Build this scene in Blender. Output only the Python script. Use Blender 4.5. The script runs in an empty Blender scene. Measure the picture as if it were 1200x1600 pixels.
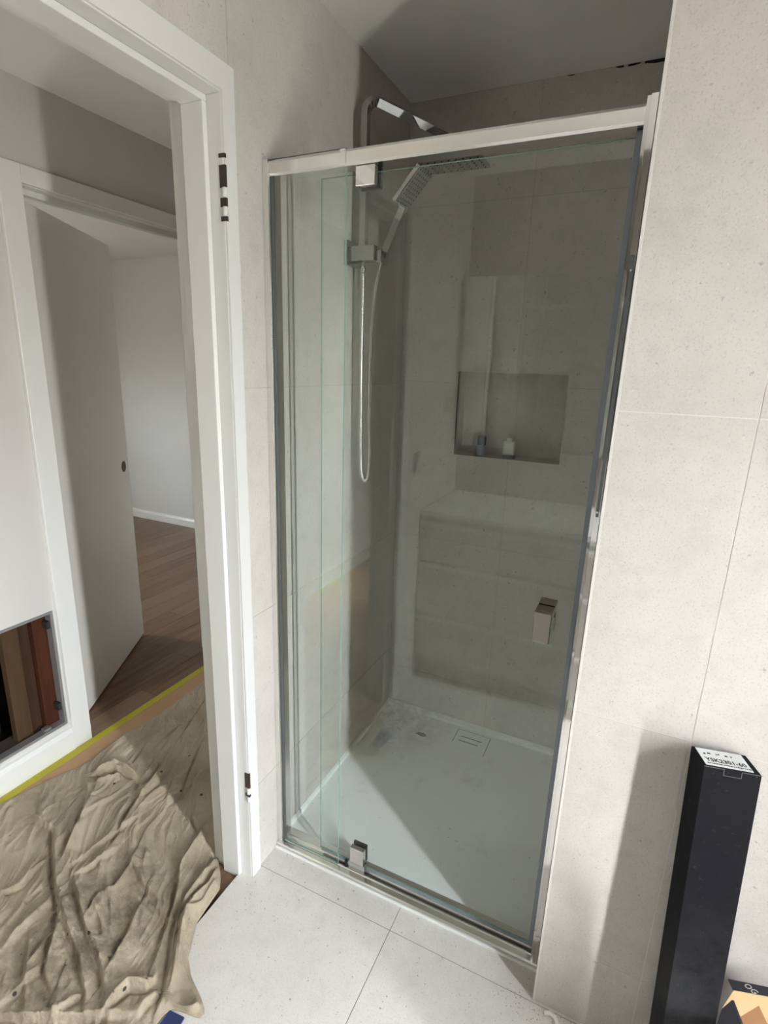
import bpy, bmesh, math, random
import numpy as np
from mathutils import Vector, Matrix

random.seed(7)
S = bpy.context.scene
COL = S.collection

# ------------------------------------------------------------------ camera
cam_d = bpy.data.cameras.new('camera')
cam = bpy.data.objects.new('camera', cam_d)
COL.objects.link(cam)
cam_d.sensor_fit = 'VERTICAL'
cam_d.sensor_height = 36.0
cam_d.lens = 19.0562
cam_d.clip_start = 0.01
_C = (0.85470, -1.14478, 1.46522)
_R, _U, _F = (0.90166, 0.43128, 0.03169), (-0.14015, 0.22210, 0.96490), (-0.40911, 0.87445, -0.26070)
cam.matrix_world = Matrix(((_R[0], _U[0], -_F[0], _C[0]), (_R[1], _U[1], -_F[1], _C[1]),
                           (_R[2], _U[2], -_F[2], _C[2]), (0, 0, 0, 1)))
S.camera = cam

# ------------------------------------------------------------------ sky, daylight through the windows, exposure
W = bpy.data.worlds.new('world')
S.world = W
W.use_nodes = True
nt = W.node_tree
bg = nt.nodes['Background']
geo = nt.nodes.new('ShaderNodeTexCoord')
sep = nt.nodes.new('ShaderNodeSeparateXYZ')
ramp = nt.nodes.new('ShaderNodeValToRGB')
nt.links.new(geo.outputs['Generated'], sep.inputs[0])
mr = nt.nodes.new('ShaderNodeMapRange')
mr.inputs['From Min'].default_value = -1.0
nt.links.new(sep.outputs['Z'], mr.inputs['Value'])
nt.links.new(mr.outputs[0], ramp.inputs[0])
el = ramp.color_ramp.elements
el[0].position = 0.46; el[0].color = (0.36, 0.35, 0.32, 1)       # ground outside
el[1].position = 0.56; el[1].color = (0.93, 0.97, 1.0, 1)        # overcast sky
nt.links.new(ramp.outputs[0], bg.inputs['Color'])
bg.inputs['Strength'].default_value = 270.0

WIN1 = dict(y0=-1.03, y1=-0.88, z0=0.14, z1=2.0, x=2.05)
WIN2 = dict(y0=-0.20, y1=0.15, z0=0.90, z1=1.60, x=-4.62)
FILL_WIN3 = dict(y0=-2.30, y1=-2.07, z0=0.80, z1=1.40, x=-0.06)  # added opening, unseen, throws fill light onto the hall wall
FILL_WIN4 = dict(x0=-0.73, x1=-0.60, z0=0.75, z1=1.10, y=2.392)  # added opening, unseen, brightens the hall and bedroom door leaf
ld = bpy.data.lights.new('hall_end_fill_portal', 'AREA')  # sky portal of the added hall end opening
ld.shape = 'RECTANGLE'
ld.size = FILL_WIN4['x1'] - FILL_WIN4['x0']
ld.size_y = FILL_WIN4['z1'] - FILL_WIN4['z0']
ld.cycles.is_portal = True
lo = bpy.data.objects.new('hall_end_fill_portal', ld)
COL.objects.link(lo)
lo.location = ((FILL_WIN4['x0'] + FILL_WIN4['x1']) / 2, FILL_WIN4['y'] + 0.02, (FILL_WIN4['z0'] + FILL_WIN4['z1']) / 2)
lo.rotation_euler = (math.radians(-90), 0, 0)
for nm, w, sx in (('bathroom_window_portal', WIN1, -1), ('bedroom_window_portal', WIN2, 1), ('hall_fill_portal', FILL_WIN3, -1)):
    ld = bpy.data.lights.new(nm, 'AREA')
    ld.shape = 'RECTANGLE'
    ld.size = w['z1'] - w['z0']
    ld.size_y = w['y1'] - w['y0']
    ld.cycles.is_portal = True
    lo = bpy.data.objects.new(nm, ld)
    COL.objects.link(lo)
    lo.location = (w['x'] + 0.02 * sx, (w['y0'] + w['y1']) / 2, (w['z0'] + w['z1']) / 2)
    lo.rotation_euler = (0, math.radians(90 if sx < 0 else -90), 0)

S.view_settings.view_transform = 'Standard'
S.view_settings.look = 'None'
S.view_settings.gamma = 1.0
S.view_settings.use_curve_mapping = False
S.view_settings.exposure = 0.0
S.cycles.max_bounces = 14
S.cycles.diffuse_bounces = 8
S.cycles.transparent_max_bounces = 16
S.cycles.glossy_bounces = 6
S.cycles.use_denoising = True
S.cycles.sample_clamp_indirect = 8.0
S.cycles.caustics_reflective = False
S.cycles.caustics_refractive = False


# ------------------------------------------------------------------ material helpers
def mat(name, color, rough=0.5, metal=0.0, spec=0.5):
    m = bpy.data.materials.new(name)
    m.use_nodes = True
    b = m.node_tree.nodes['Principled BSDF']
    b.inputs['Base Color'].default_value = (*color, 1)
    b.inputs['Roughness'].default_value = rough
    b.inputs['Metallic'].default_value = metal
    b.inputs['Specular IOR Level'].default_value = spec
    return m


def N(m, typ, **kw):
    n = m.node_tree.nodes.new(typ)
    for k, v in kw.items():
        if k in n.inputs:
            n.inputs[k].default_value = v
        else:
            setattr(n, k, v)
    return n


def L(m, a, b):
    m.node_tree.links.new(a, b)


def mixc(m, fac, a, b, blend='MIX'):
    n = m.node_tree.nodes.new('ShaderNodeMix')
    n.data_type = 'RGBA'
    n.blend_type = blend
    for sock, val in ((n.inputs[0], fac), (n.inputs[6], a), (n.inputs[7], b)):
        if hasattr(val, 'is_output'):
            L(m, val, sock)
        elif isinstance(val, (int, float)):
            sock.default_value = val
        else:
            sock.default_value = (*val, 1)
    return n.outputs[2]


def rampv(m, src, p0, p1, v0=0.0, v1=1.0):
    n = N(m, 'ShaderNodeMapRange')
    n.inputs['From Min'].default_value = p0
    n.inputs['From Max'].default_value = p1
    n.inputs['To Min'].default_value = v0
    n.inputs['To Max'].default_value = v1
    L(m, src, n.inputs['Value'])
    return n.outputs[0]


def noise(m, vec, scale, detail=4.0, rough=0.55):
    n = N(m, 'ShaderNodeTexNoise', Scale=scale, Detail=detail, Roughness=rough)
    L(m, vec, n.inputs['Vector'])
    return n.outputs['Fac']


def pos(m):
    return N(m, 'ShaderNodeNewGeometry').outputs['Position']


def bump(m, h, strength, dist=0.002):
    n = N(m, 'ShaderNodeBump', Strength=strength, Distance=dist)
    L(m, h, n.inputs['Height'])
    L(m, n.outputs[0], m.node_tree.nodes['Principled BSDF'].inputs['Normal'])


def base(m):
    return m.node_tree.nodes['Principled BSDF'].inputs['Base Color']


def tile_mat(name, c1, c2, dark, specks):
    """matt porcelain: cloudy, finely pitted stone look"""
    m = mat(name, c1, 0.62, spec=0.35)
    p = pos(m)
    cloud = rampv(m, noise(m, p, 3.2, 6), 0.35, 0.65)
    fine = rampv(m, noise(m, p, 190.0, 3, 0.7), 0.25, 0.75, -1, 1)
    c = mixc(m, cloud, c1, c2)
    c = mixc(m, rampv(m, noise(m, p, 260.0, 2), 0.55, 0.70, 0, 0.45), c, dark)
    c = mixc(m, rampv(m, noise(m, p, 22.0, 5, 0.7), 0.48, 0.75, 0, 0.30), c, dark)
    pit = rampv(m, noise(m, p, 75.0, 3, 0.6), 0.66, 0.71, 0, specks)
    c = mixc(m, pit, c, tuple(x * 0.45 for x in dark))
    lite = rampv(m, noise(m, p, 150.0, 2), 0.68, 0.74, 0, 0.35)
    c = mixc(m, lite, c, (0.82, 0.81, 0.78))
    inf = N(m, 'ShaderNodeObjectInfo')
    hsv = N(m, 'ShaderNodeHueSaturation')
    L(m, rampv(m, inf.outputs['Random'], 0, 1, 0.975, 1.025), hsv.inputs['Value'])
    L(m, c, hsv.inputs['Color'])
    L(m, hsv.outputs[0], base(m))
    bump(m, fine, 0.10, 0.001)
    return m


M = {}
M['tile'] = tile_mat('wall_tile', (0.51, 0.483, 0.447), (0.57, 0.543, 0.507), (0.34, 0.325, 0.30), 0.5)
M['floor_tile'] = tile_mat('floor_tile', (0.62, 0.60, 0.565), (0.68, 0.66, 0.625), (0.42, 0.405, 0.38), 0.8)
M['grout'] = mat('pale_grout', (0.62, 0.60, 0.57), 0.9)
M['grout_dark'] = mat('grey_grout', (0.22, 0.21, 0.20), 0.9)
M['grout_mid'] = mat('stone_grey_grout', (0.43, 0.41, 0.38), 0.9)
M['rear'] = mat('rear_wall_finish', (0.17, 0.155, 0.14), 0.7)
M['plaster'] = mat('plaster', (0.60, 0.585, 0.555), 0.8)


def paint_mat(name, c, rough, mottle=0.03):
    m = mat(name, c, rough)
    p = pos(m)
    n = rampv(m, noise(m, p, 2.5, 4), 0.3, 0.7)
    L(m, mixc(m, n, tuple(x * (1 - mottle) for x in c), c), base(m))
    bump(m, noise(m, p, 140, 2), 0.06, 0.0008)
    return m


M['ceil'] = paint_mat('ceiling_paint', (0.74, 0.735, 0.72), 0.85)
M['hallwall'] = paint_mat('hall_wall_paint', (0.54, 0.53, 0.505), 0.7)
M['farwall'] = paint_mat('bedroom_wall_paint', (0.56, 0.57, 0.54), 0.8)
M['trim'] = paint_mat('white_gloss_paint', (0.67, 0.675, 0.655), 0.35)
M['doorpaint'] = paint_mat('door_paint', (0.78, 0.765, 0.725), 0.32)
M['chrome'] = mat('chrome', (0.74, 0.73, 0.71), 0.05, 1.0)
M['showerchrome'] = mat('dimmed_shower_chrome', (0.46, 0.46, 0.455), 0.06, 1.0)  # chrome darkened so its colour carries the dark reflections
M['alu'] = mat('bright_polished_aluminium', (0.86, 0.85, 0.82), 0.22, 1.0)
M['chromedark'] = mat('dimmed_chrome', (0.52, 0.52, 0.51), 0.16, 1.0)  # darker chrome copy, dim reflections put into the colour
M['seal'] = mat('grey_magnetic_seal', (0.20, 0.22, 0.255), 0.4)
M['darkseal'] = mat('dark_glazing_seal', (0.075, 0.08, 0.08), 0.4)
M['rubber'] = mat('black_rubber', (0.02, 0.02, 0.02), 0.5)
M['silicone'] = mat('white_silicone', (0.78, 0.79, 0.77), 0.4)
M['white'] = mat('white_plastic', (0.80, 0.80, 0.78), 0.4)
M['black'] = mat('black_shade', (0.012, 0.011, 0.010), 0.9)  # stands in for shade inside the gap and cavity

# clear glass with a faint green cast
g = bpy.data.materials.new('clear_glass')
g.use_nodes = True
t = g.node_tree
for n in list(t.nodes):
    t.nodes.remove(n)
out = t.nodes.new('ShaderNodeOutputMaterial')
tr = t.nodes.new('ShaderNodeBsdfTransparent'); tr.inputs[0].default_value = (0.970, 0.988, 0.981, 1)
gl = t.nodes.new('ShaderNodeBsdfGlossy'); gl.inputs['Roughness'].default_value = 0.0
gl.inputs['Color'].default_value = (0.96, 1.0, 0.97, 1)
fr = t.nodes.new('ShaderNodeFresnel')
gg = t.nodes.new('ShaderNodeNewGeometry')
mrg = t.nodes.new('ShaderNodeMapRange')
mrg.inputs['To Min'].default_value = 1.52
mrg.inputs['To Max'].default_value = 1 / 1.52
mx = t.nodes.new('ShaderNodeMixShader')
t.links.new(gg.outputs['Backfacing'], mrg.inputs['Value'])
t.links.new(mrg.outputs[0], fr.inputs['IOR'])
t.links.new(fr.outputs[0], mx.inputs[0])
t.links.new(tr.outputs[0], mx.inputs[1])
t.links.new(gl.outputs[0], mx.inputs[2])
t.links.new(mx.outputs[0], out.inputs[0])
M['glass'] = g
ge = mat('green_glass_edge', (0.22, 0.33, 0.29), 0.15)
M['glassedge'] = ge

# polished hardwood boards
m = mat('hardwood', (0.25, 0.15, 0.09), 0.33)
p = pos(m)
mp = N(m, 'ShaderNodeMapping'); mp.inputs['Scale'].default_value = (26, 1.3, 10)
L(m, p, mp.inputs[0])
oi = N(m, 'ShaderNodeObjectInfo')
off = N(m, 'ShaderNodeVectorMath', operation='ADD')
L(m, mp.outputs[0], off.inputs[0]); L(m, oi.outputs['Random'], off.inputs[1])
gr = noise(m, off.outputs[0], 2.0, 6, 0.6)
c = mixc(m, rampv(m, gr, 0.3, 0.7), (0.095, 0.046, 0.024), (0.185, 0.105, 0.062))
c = mixc(m, rampv(m, oi.outputs['Random'], 0, 1, 0.0, 0.55), c, (0.23, 0.15, 0.10))
L(m, c, base(m))
bump(m, gr, 0.05, 0.001)
M['wood'] = m


def wood_plain(name, a, b, sc=(30, 30, 2)):
    m = mat(name, a, 0.75, spec=0.15)
    mp = N(m, 'ShaderNodeMapping'); mp.inputs['Scale'].default_value = sc
    L(m, pos(m), mp.inputs[0])
    n = noise(m, mp.outputs[0], 1.6, 6, 0.65)
    L(m, mixc(m, rampv(m, n, 0.3, 0.7), a, b), base(m))
    bump(m, n, 0.3, 0.002)
    return m


M['redwood'] = wood_plain('rough_red_timber', (0.038, 0.011, 0.005), (0.070, 0.022, 0.010))
M['brownwood'] = wood_plain('rough_brown_timber', (0.03, 0.014, 0.008), (0.05, 0.025, 0.014))
M['palewood'] = wood_plain('weathered_pale_timber', (0.048, 0.026, 0.013), (0.072, 0.041, 0.021))
M['darkreveal'] = mat('dark_reveal_shade', (0.05, 0.035, 0.025), 0.9)
M['galv'] = mat('galvanised_steel', (0.42, 0.43, 0.44), 0.45, 0.8)
M['tape'] = mat('yellow_masking_tape', (0.37, 0.33, 0.02), 0.6)
M['kraft'] = wood_plain('brown_kraft_paper', (0.36, 0.225, 0.13), (0.40, 0.255, 0.15), (3, 3, 3))
M['cardboard'] = mat('cardboard', (0.27, 0.13, 0.055), 0.8)
M['cardsunlit'] = mat('sunlit_pale_cardboard', (0.66, 0.47, 0.25), 0.8)  # lighter cardboard copy with sunlight put into its colour
M['navyprint'] = mat('dark_navy_print', (0.022, 0.024, 0.042), 0.5)
M['bluemat'] = mat('navy_blue_plastic', (0.018, 0.03, 0.11), 0.5)
M['ink'] = mat('black_ink', (0.02, 0.02, 0.02), 0.6)
M['whiteink'] = mat('white_ink', (0.80, 0.80, 0.80), 0.6)
M['labelpaper'] = mat('white_label_paper', (0.78, 0.80, 0.80), 0.5)
M['spray'] = mat('dark_spray_nozzle', (0.03, 0.03, 0.03), 0.5)
M['hose'] = mat('silver_hose', (0.66, 0.65, 0.63), 0.22, 1.0)

# black carton with dusty scuffs
m = mat('black_carton', (0.014, 0.014, 0.016), 0.65, spec=0.06)
p = pos(m)
sc = rampv(m, noise(m, p, 95, 3, 0.7), 0.64, 0.74, 0, 0.25)
c = mixc(m, sc, (0.007, 0.007, 0.009), (0.10, 0.10, 0.10))
sz = N(m, 'ShaderNodeSeparateXYZ'); L(m, p, sz.inputs[0])
low = rampv(m, sz.outputs['Z'], 0.15, 0.55, 0.22, 0.02)
dm = N(m, 'ShaderNodeMath', operation='MULTIPLY')
L(m, rampv(m, noise(m, p, 9, 6, 0.75), 0.30, 0.70), dm.inputs[0]); L(m, low, dm.inputs[1])
dn = dm.outputs[0]
L(m, mixc(m, dn, c, (0.2, 0.2, 0.2)), base(m))
M['carton'] = m

# acrylic shower tray with grubby marks
m = mat('white_acrylic_tray', (0.84, 0.87, 0.85), 0.35)
p = pos(m)
tc = (0.84, 0.87, 0.85)
d1 = rampv(m, noise(m, p, 11, 5, 0.65), 0.58, 0.72, 0, 0.35)
dist = N(m, 'ShaderNodeVectorMath', operation='DISTANCE'); dist.inputs[1].default_value = (0.10, 0.70, 0.02)
L(m, p, dist.inputs[0])
near = rampv(m, dist.outputs['Value'], 0.02, 0.24, 0.55, 0.0)
mm = N(m, 'ShaderNodeMath', operation='MULTIPLY')
L(m, rampv(m, noise(m, p, 26, 5, 0.7), 0.40, 0.62), mm.inputs[0]); L(m, near, mm.inputs[1])
c = mixc(m, d1, tc, (0.52, 0.53, 0.50))
c = mixc(m, mm.outputs[0], c, (0.22, 0.205, 0.17))
sp = rampv(m, noise(m, p, 60, 2), 0.73, 0.76, 0, 0.7)
L(m, mixc(m, sp, c, (0.30, 0.29, 0.26)), base(m))
M['tray'] = m

# canvas dust sheet: soiled cotton with weave, grime and droplets
m = mat('soiled_canvas', (0.44, 0.395, 0.335), 0.9, spec=0.15)
p = pos(m)
big = rampv(m, noise(m, p, 4.5, 5, 0.6), 0.42, 0.68)
c = mixc(m, big, (0.385, 0.325, 0.245), (0.29, 0.238, 0.17))
dc = N(m, 'ShaderNodeVectorMath', operation='DISTANCE'); dc.inputs[1].default_value = (-0.25, -0.47, 0.0)
L(m, p, dc.inputs[0])
soil = rampv(m, dc.outputs['Value'], 0.05, 0.42, 1.0, 0.0)
sm = N(m, 'ShaderNodeMath', operation='MULTIPLY')
L(m, rampv(m, noise(m, p, 15, 7, 0.75), 0.42, 0.60, 0, 0.85), sm.inputs[0]); L(m, soil, sm.inputs[1])
c = mixc(m, sm.outputs[0], c, (0.15, 0.12, 0.09))
c = mixc(m, rampv(m, noise(m, p, 9, 4, 0.6), 0.62, 0.74, 0, 0.4), c, (0.24, 0.20, 0.155))
vo = N(m, 'ShaderNodeTexVoronoi', Scale=17.0)
L(m, p, vo.inputs['Vector'])
sepc = N(m, 'ShaderNodeSeparateColor'); L(m, vo.outputs['Color'], sepc.inputs[0])
dot = N(m, 'ShaderNodeMath', operation='MULTIPLY')
L(m, rampv(m, vo.outputs['Distance'], 0.07, 0.11, 1, 0), dot.inputs[0])
L(m, rampv(m, sepc.outputs[0], 0.78, 0.80), dot.inputs[1])
c = mixc(m, dot.outputs[0], c, (0.05, 0.04, 0.035))
v2 = N(m, 'ShaderNodeTexVoronoi', Scale=34.0)
L(m, p, v2.inputs['Vector'])
s2 = N(m, 'ShaderNodeSeparateColor'); L(m, v2.outputs['Color'], s2.inputs[0])
d2_ = N(m, 'ShaderNodeMath', operation='MULTIPLY')
L(m, rampv(m, v2.outputs['Distance'], 0.06, 0.12, 0.8, 0), d2_.inputs[0])
L(m, rampv(m, s2.outputs[1], 0.86, 0.87), d2_.inputs[1])
c = mixc(m, d2_.outputs[0], c, (0.07, 0.055, 0.045))
L(m, c, base(m))
wr = noise(m, p, 38, 4, 0.6)
bump(m, wr, 0.8, 0.007)
M['canvas'] = m


# ------------------------------------------------------------------ mesh helpers
def tag(o, label=None, cat=None, group=None, kind=None):
    if label: o['label'] = label
    if cat: o['category'] = cat
    if group: o['group'] = group
    if kind: o['kind'] = kind
    return o


def empty(name, loc=(0, 0, 0), **kw):
    o = bpy.data.objects.new(name, None)
    o.empty_display_size = 0.05
    COL.objects.link(o)
    o.location = loc
    return tag(o, **kw)


def link(name, bm, m, parent=None, smooth=False, **kw):
    me = bpy.data.meshes.new(name)
    bm.normal_update()
    bm.to_mesh(me)
    bm.free()
    for x in (m if isinstance(m, (list, tuple)) else [m]):
        me.materials.append(M[x])
    if smooth:
        for f in me.polygons:
            f.use_smooth = True
    o = bpy.data.objects.new(name, me)
    COL.objects.link(o)
    if parent:
        o.parent = parent
        o.matrix_parent_inverse = Matrix.Translation(parent.location).inverted() if parent.parent is None and parent.type == 'EMPTY' and parent.rotation_euler.to_matrix() == Matrix.Identity(3) else Matrix.Identity(4)
    return tag(o, **kw)


def bx(bm, x0, x1, y0, y1, z0, z1, bev=0.0, mi=0):
    b2 = bmesh.new()
    vs = [b2.verts.new((x, y, z)) for x in (x0, x1) for y in (y0, y1) for z in (z0, z1)]
    for idx in ((0, 1, 3, 2), (4, 6, 7, 5), (0, 4, 5, 1), (2, 3, 7, 6), (0, 2, 6, 4), (1, 5, 7, 3)):
        f = b2.faces.new([vs[i] for i in idx])
        f.material_index = mi
    bmesh.ops.recalc_face_normals(b2, faces=b2.faces)
    if bev:
        bmesh.ops.bevel(b2, geom=list(b2.edges), offset=bev, segments=2, affect='EDGES', profile=0.5)
    me = bpy.data.meshes.new('tmp')
    b2.to_mesh(me); b2.free()
    bm.from_mesh(me)
    bpy.data.meshes.remove(me)
    return bm


def box(name, dims, m, parent=None, bev=0.0, **kw):
    return link(name, bx(bmesh.new(), *dims, bev=bev), m, parent, **kw)


def prism(bm, pts, axis, a0, a1):
    """polygon pts (2D) extruded along axis from a0 to a1; x: (y,z) y: (x,z) z: (x,y)"""
    def P(q, a):
        return {'x': (a, q[0], q[1]), 'y': (q[0], a, q[1]), 'z': (q[0], q[1], a)}[axis]
    lo = [bm.verts.new(P(q, a0)) for q in pts]
    hi = [bm.verts.new(P(q, a1)) for q in pts]
    bm.faces.new(lo)
    bm.faces.new(hi)
    n = len(pts)
    for i in range(n):
        bm.faces.new((lo[i], lo[(i + 1) % n], hi[(i + 1) % n], hi[i]))
    bmesh.ops.recalc_face_normals(bm, faces=bm.faces)
    return bm


def tube(bm, pts, r, seg=10, square=False, up=(0, 0, 1), ry=None):
    """swept round or rectangular tube along pts"""
    pts = [Vector(q) for q in pts]
    rings = []
    side = None
    for i, q in enumerate(pts):
        d = (pts[min(i + 1, len(pts) - 1)] - pts[max(i - 1, 0)]).normalized()
        if side is None:
            ref = Vector(up)
            if abs(d.dot(ref)) > 0.95:
                ref = Vector((0, 1, 0))
            side = d.cross(ref).normalized()
        else:
            side = (side - d * side.dot(d)).normalized()
        o = d.cross(side)
        if square:
            r2 = ry or r
            rings.append([bm.verts.new(q + side * a * r + o * b * r2) for a, b in ((-1, -1), (1, -1), (1, 1), (-1, 1))])
        else:
            rings.append([bm.verts.new(q + (side * math.cos(k * 2 * math.pi / seg) + o * math.sin(k * 2 * math.pi / seg)) * r) for k in range(seg)])
    n = len(rings[0])
    for a, b in zip(rings, rings[1:]):
        for k in range(n):
            bm.faces.new((a[k], a[(k + 1) % n], b[(k + 1) % n], b[k]))
    bm.faces.new(rings[0]); bm.faces.new(rings[-1])
    bmesh.ops.recalc_face_normals(bm, faces=bm.faces)
    return bm


def lathe(bm, prof, cx, cy, seg=20):
    rings = []
    for r, z in prof:
        rings.append([bm.verts.new((cx + max(r, 1e-4) * math.cos(k * 2 * math.pi / seg), cy + max(r, 1e-4) * math.sin(k * 2 * math.pi / seg), z)) for k in range(seg)])
    for a, b in zip(rings, rings[1:]):
        for k in range(seg):
            bm.faces.new((a[k], a[(k + 1) % seg], b[(k + 1) % seg], b[k]))
    bm.faces.new(rings[0]); bm.faces.new(rings[-1])
    bmesh.ops.recalc_face_normals(bm, faces=bm.faces)
    return bm


def text(name, body, size, m, parent, mw, align='CENTER'):
    """printed lettering: a thin text mesh laid at matrix mw"""
    cu = bpy.data.curves.new(name, 'FONT')
    cu.body = body; cu.size = size; cu.align_x = align; cu.align_y = 'CENTER'
    cu.extrude = 0.00012; cu.offset = size * 0.022; cu.resolution_u = 2
    o = bpy.data.objects.new(name, cu)
    COL.objects.link(o)
    me = bpy.data.meshes.new_from_object(o.evaluated_get(bpy.context.evaluated_depsgraph_get()))
    bpy.data.objects.remove(o); bpy.data.curves.remove(cu)
    me.materials.clear(); me.materials.append(M[m])
    me.transform(mw)
    o = bpy.data.objects.new(name, me)
    COL.objects.link(o)
    o.parent = parent
    return o


ST = dict(kind='structure')
TG = 0.0010   # half of a tile joint


def tiles(parent, axis, face, depth, cells, m, bev=0.0006):
    """one object per tile; cells are rectangles or polygons in the plane"""
    for cell in cells:
        bm = bmesh.new()
        if len(cell) == 4 and not isinstance(cell[0], tuple):
            a0, a1, b0, b1 = cell
            pts = [(a0 + TG, b0 + TG), (a1 - TG, b0 + TG), (a1 - TG, b1 - TG), (a0 + TG, b1 - TG)]
        else:
            pts = cell
        prism(bm, pts, axis, face - depth, face) if depth > 0 else prism(bm, pts, axis, face, face - depth)
        link('tile', bm, m, parent)


# ================================================================== LARGE STRUCTURE
CZ = 2.318            # bathroom ceiling
XR, YN = 2.05, -1.55  # bathroom right and rear wall faces
HX = -0.977           # hall wall opposite the bathroom door
DY0, DY1 = -0.155, -0.818   # bathroom door opening between jambs
DZ = 1.982

# --- floors
fl = box('floor', (-0.041, XR + 0.1, YN - 0.1, 0.03, -0.08, -0.0010), 'grout_dark', label='bathroom floor of large pale stone-look tiles', cat='floor', **ST)
cells = []
ys = [YN, -1.313, -0.713, -0.113, 0.03]
for j in range(4):
    xs = [-0.041, 0.43, 1.63, XR] if j % 2 == 1 or j == 2 else [-0.041, 0.43, 1.63, XR]
    for i in range(3):
        cells.append((xs[i], xs[i + 1], ys[j], ys[j + 1]))
tiles(fl, 'z', 0.0, 0.0105, cells, 'floor_tile')

hf = box('floor.001', (-4.62, -0.0415, -3.3, 2.45, -0.10, -0.0265), 'brownwood', label='polished hardwood boards of the hall and bedroom', cat='floor', **ST)
bw = 0.128
x = -0.0425
k = 0
protos = {}
while x - bw > -4.62:
    y = -2.4 - random.random() * 0.9
    while y < 2.40:
        ln = random.choice((1.2, 1.5, 1.8, 2.1))
        a, b = max(y, -2.4), min(y + ln, 2.40)
        if b - a > 0.1:
            box('board', (x - bw + 0.0006, x - 0.0006, a + 0.0006, b - 0.0006, -0.0265, -0.0120), 'wood', hf, bev=0.0008)
        y += ln
    x -= bw

# --- ceilings
box('ceiling', (-0.09, XR + 0.1, YN - 0.1, 0.92, CZ, CZ + 0.08), 'ceil', label='white bathroom and shower ceiling', cat='ceiling', **ST)
box('ceiling.001', (-4.72, -0.1, -3.4, 2.5, 2.262, 2.262 + 0.06), 'ceil', label='white ceiling of the hall and bedroom', cat='ceiling', **ST)

# --- wall_left (between bathroom and hall, runs on into the shower)
bm = bmesh.new()
bx(bm, -0.10, -0.0009, DY0 + 0.018, 0.92, -0.08, CZ)
bx(bm, -0.10, -0.0009, DY1 - 0.018, DY0 + 0.018, DZ + 0.018, CZ)
bx(bm, -0.10, -0.0009, YN - 0.1, DY1 - 0.018, -0.08, CZ)
wl = link('wall_left', bm, ['grout_mid'], label='tiled wall with the doorway running into the shower', cat='wall', **ST)
cells = [(-0.116, 0.80, 0, 0.29), (-0.116, 0.80, 0.29, 0.815), (-0.116, 0.80, 0.815, 1.403)]
cells += [[(-0.116, 1.403 + TG), (0.80, 1.403 + TG), (0.80, CZ), (-0.1262, CZ), (-0.1262, 2.036), (-0.116, 2.036)]]
cells += [(-1.326, -0.1274, 2.036, CZ), (YN, -1.326, 2.036, CZ)]
for z0, z1 in ((0, 0.29), (0.29, 0.815), (0.815, 1.403), (1.403, 2.036)):
    cells += [(-1.326, -0.899, z0, z1), (YN, -1.326, z0, z1)]
tiles(wl, 'x', 0.0, 0.0115, cells, 'tile')

# --- wall_back with the niche
YB = 0.792
NX0, NX1, NZ0, NZ1, ND = 0.228, 0.611, 1.153, 1.454, 0.092
bm = bmesh.new()
bx(bm, 0.0, NX0 - 0.008, YB + 0.0008, 0.92, 0, CZ)
bx(bm, NX1 + 0.008, 0.93, YB + 0.0008, 0.92, 0, CZ)
bx(bm, NX0 - 0.008, NX1 + 0.008, YB + 0.0008, 0.92, 0, NZ0 - 0.008)
bx(bm, NX0 - 0.008, NX1 + 0.008, YB + 0.0008, 0.92, NZ1 + 0.008, CZ)
bx(bm, NX0 - 0.008, NX1 + 0.008, YB + ND + 0.008, 0.92, NZ0 - 0.008, NZ1 + 0.008)
wb = link('wall_back', bm, 'grout_mid', label='tiled back wall of the shower with a recessed niche', cat='wall', **ST)
xj, zj, G = 0.436, 1.412, TG
cells = [(0, xj, 0.0, 0.212), (xj, 0.815, 0.0, 0.212),
         [(G, 0.212 + G), (xj - G, 0.212 + G), (xj - G, 0.812 - G), (G, 0.812 - G)],
         (xj, 0.815, 0.212, 0.812),
         [(G, .812 + G), (xj - G, .812 + G), (xj - G, NZ0 - .002), (NX0 - .002, NZ0 - .002), (NX0 - .002, zj - G), (G, zj - G)],
         [(xj + G, .812 + G), (.815, .812 + G), (.815, zj - G), (NX1 + .002, zj - G), (NX1 + .002, NZ0 - .002), (xj + G, NZ0 - .002)],
         [(G, zj + G), (NX0 - .002, zj + G), (NX0 - .002, NZ1 + .002), (xj - G, NZ1 + .002), (xj - G, 2.0 - G), (G, 2.0 - G)],
         [(NX1 + .002, zj + G), (.815, zj + G), (.815, 2.0 - G), (xj + G, 2.0 - G), (xj + G, NZ1 + .002), (NX1 + .002, NZ1 + .002)],
         (0, xj, 2.0, CZ - 0.001)]
# last tile stops short of the ceiling along a ragged, unfilled gap
top = [(0.815, CZ - 0.010), (0.79, CZ - 0.0095), (0.74, CZ - 0.006), (0.715, CZ - 0.0075), (0.69, CZ - 0.004), (0.67, CZ - 0.008), (0.64, CZ - 0.005), (0.60, CZ - 0.001), (0.52, CZ - 0.004), (0.49, CZ - 0.001)]
cells += [[(xj + G, 2.0 + G), (.815, 2.0 + G)] + top + [(xj + G, CZ - 0.001)]]
tiles(wb, 'y', YB, -0.0115, cells, 'tile')
bm = bmesh.new()
bx(bm, NX0 - .008, NX0, YB + .002, YB + ND, NZ0 - .008, NZ1 + .008)
bx(bm, NX1, NX1 + .008, YB + .002, YB + ND, NZ0 - .008, NZ1 + .008)
bx(bm, NX0, NX1, YB + .002, YB + ND, NZ0 - .008, NZ0)
bx(bm, NX0, NX1, YB + .002, YB + ND, NZ1, NZ1 + .008)
bx(bm, NX0 - .008, NX1 + .008, YB + ND, YB + ND + .008, NZ0 - .008, NZ1 + .008)
link('niche_lining', bm, 'tile', wb)
bm = bmesh.new()
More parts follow.
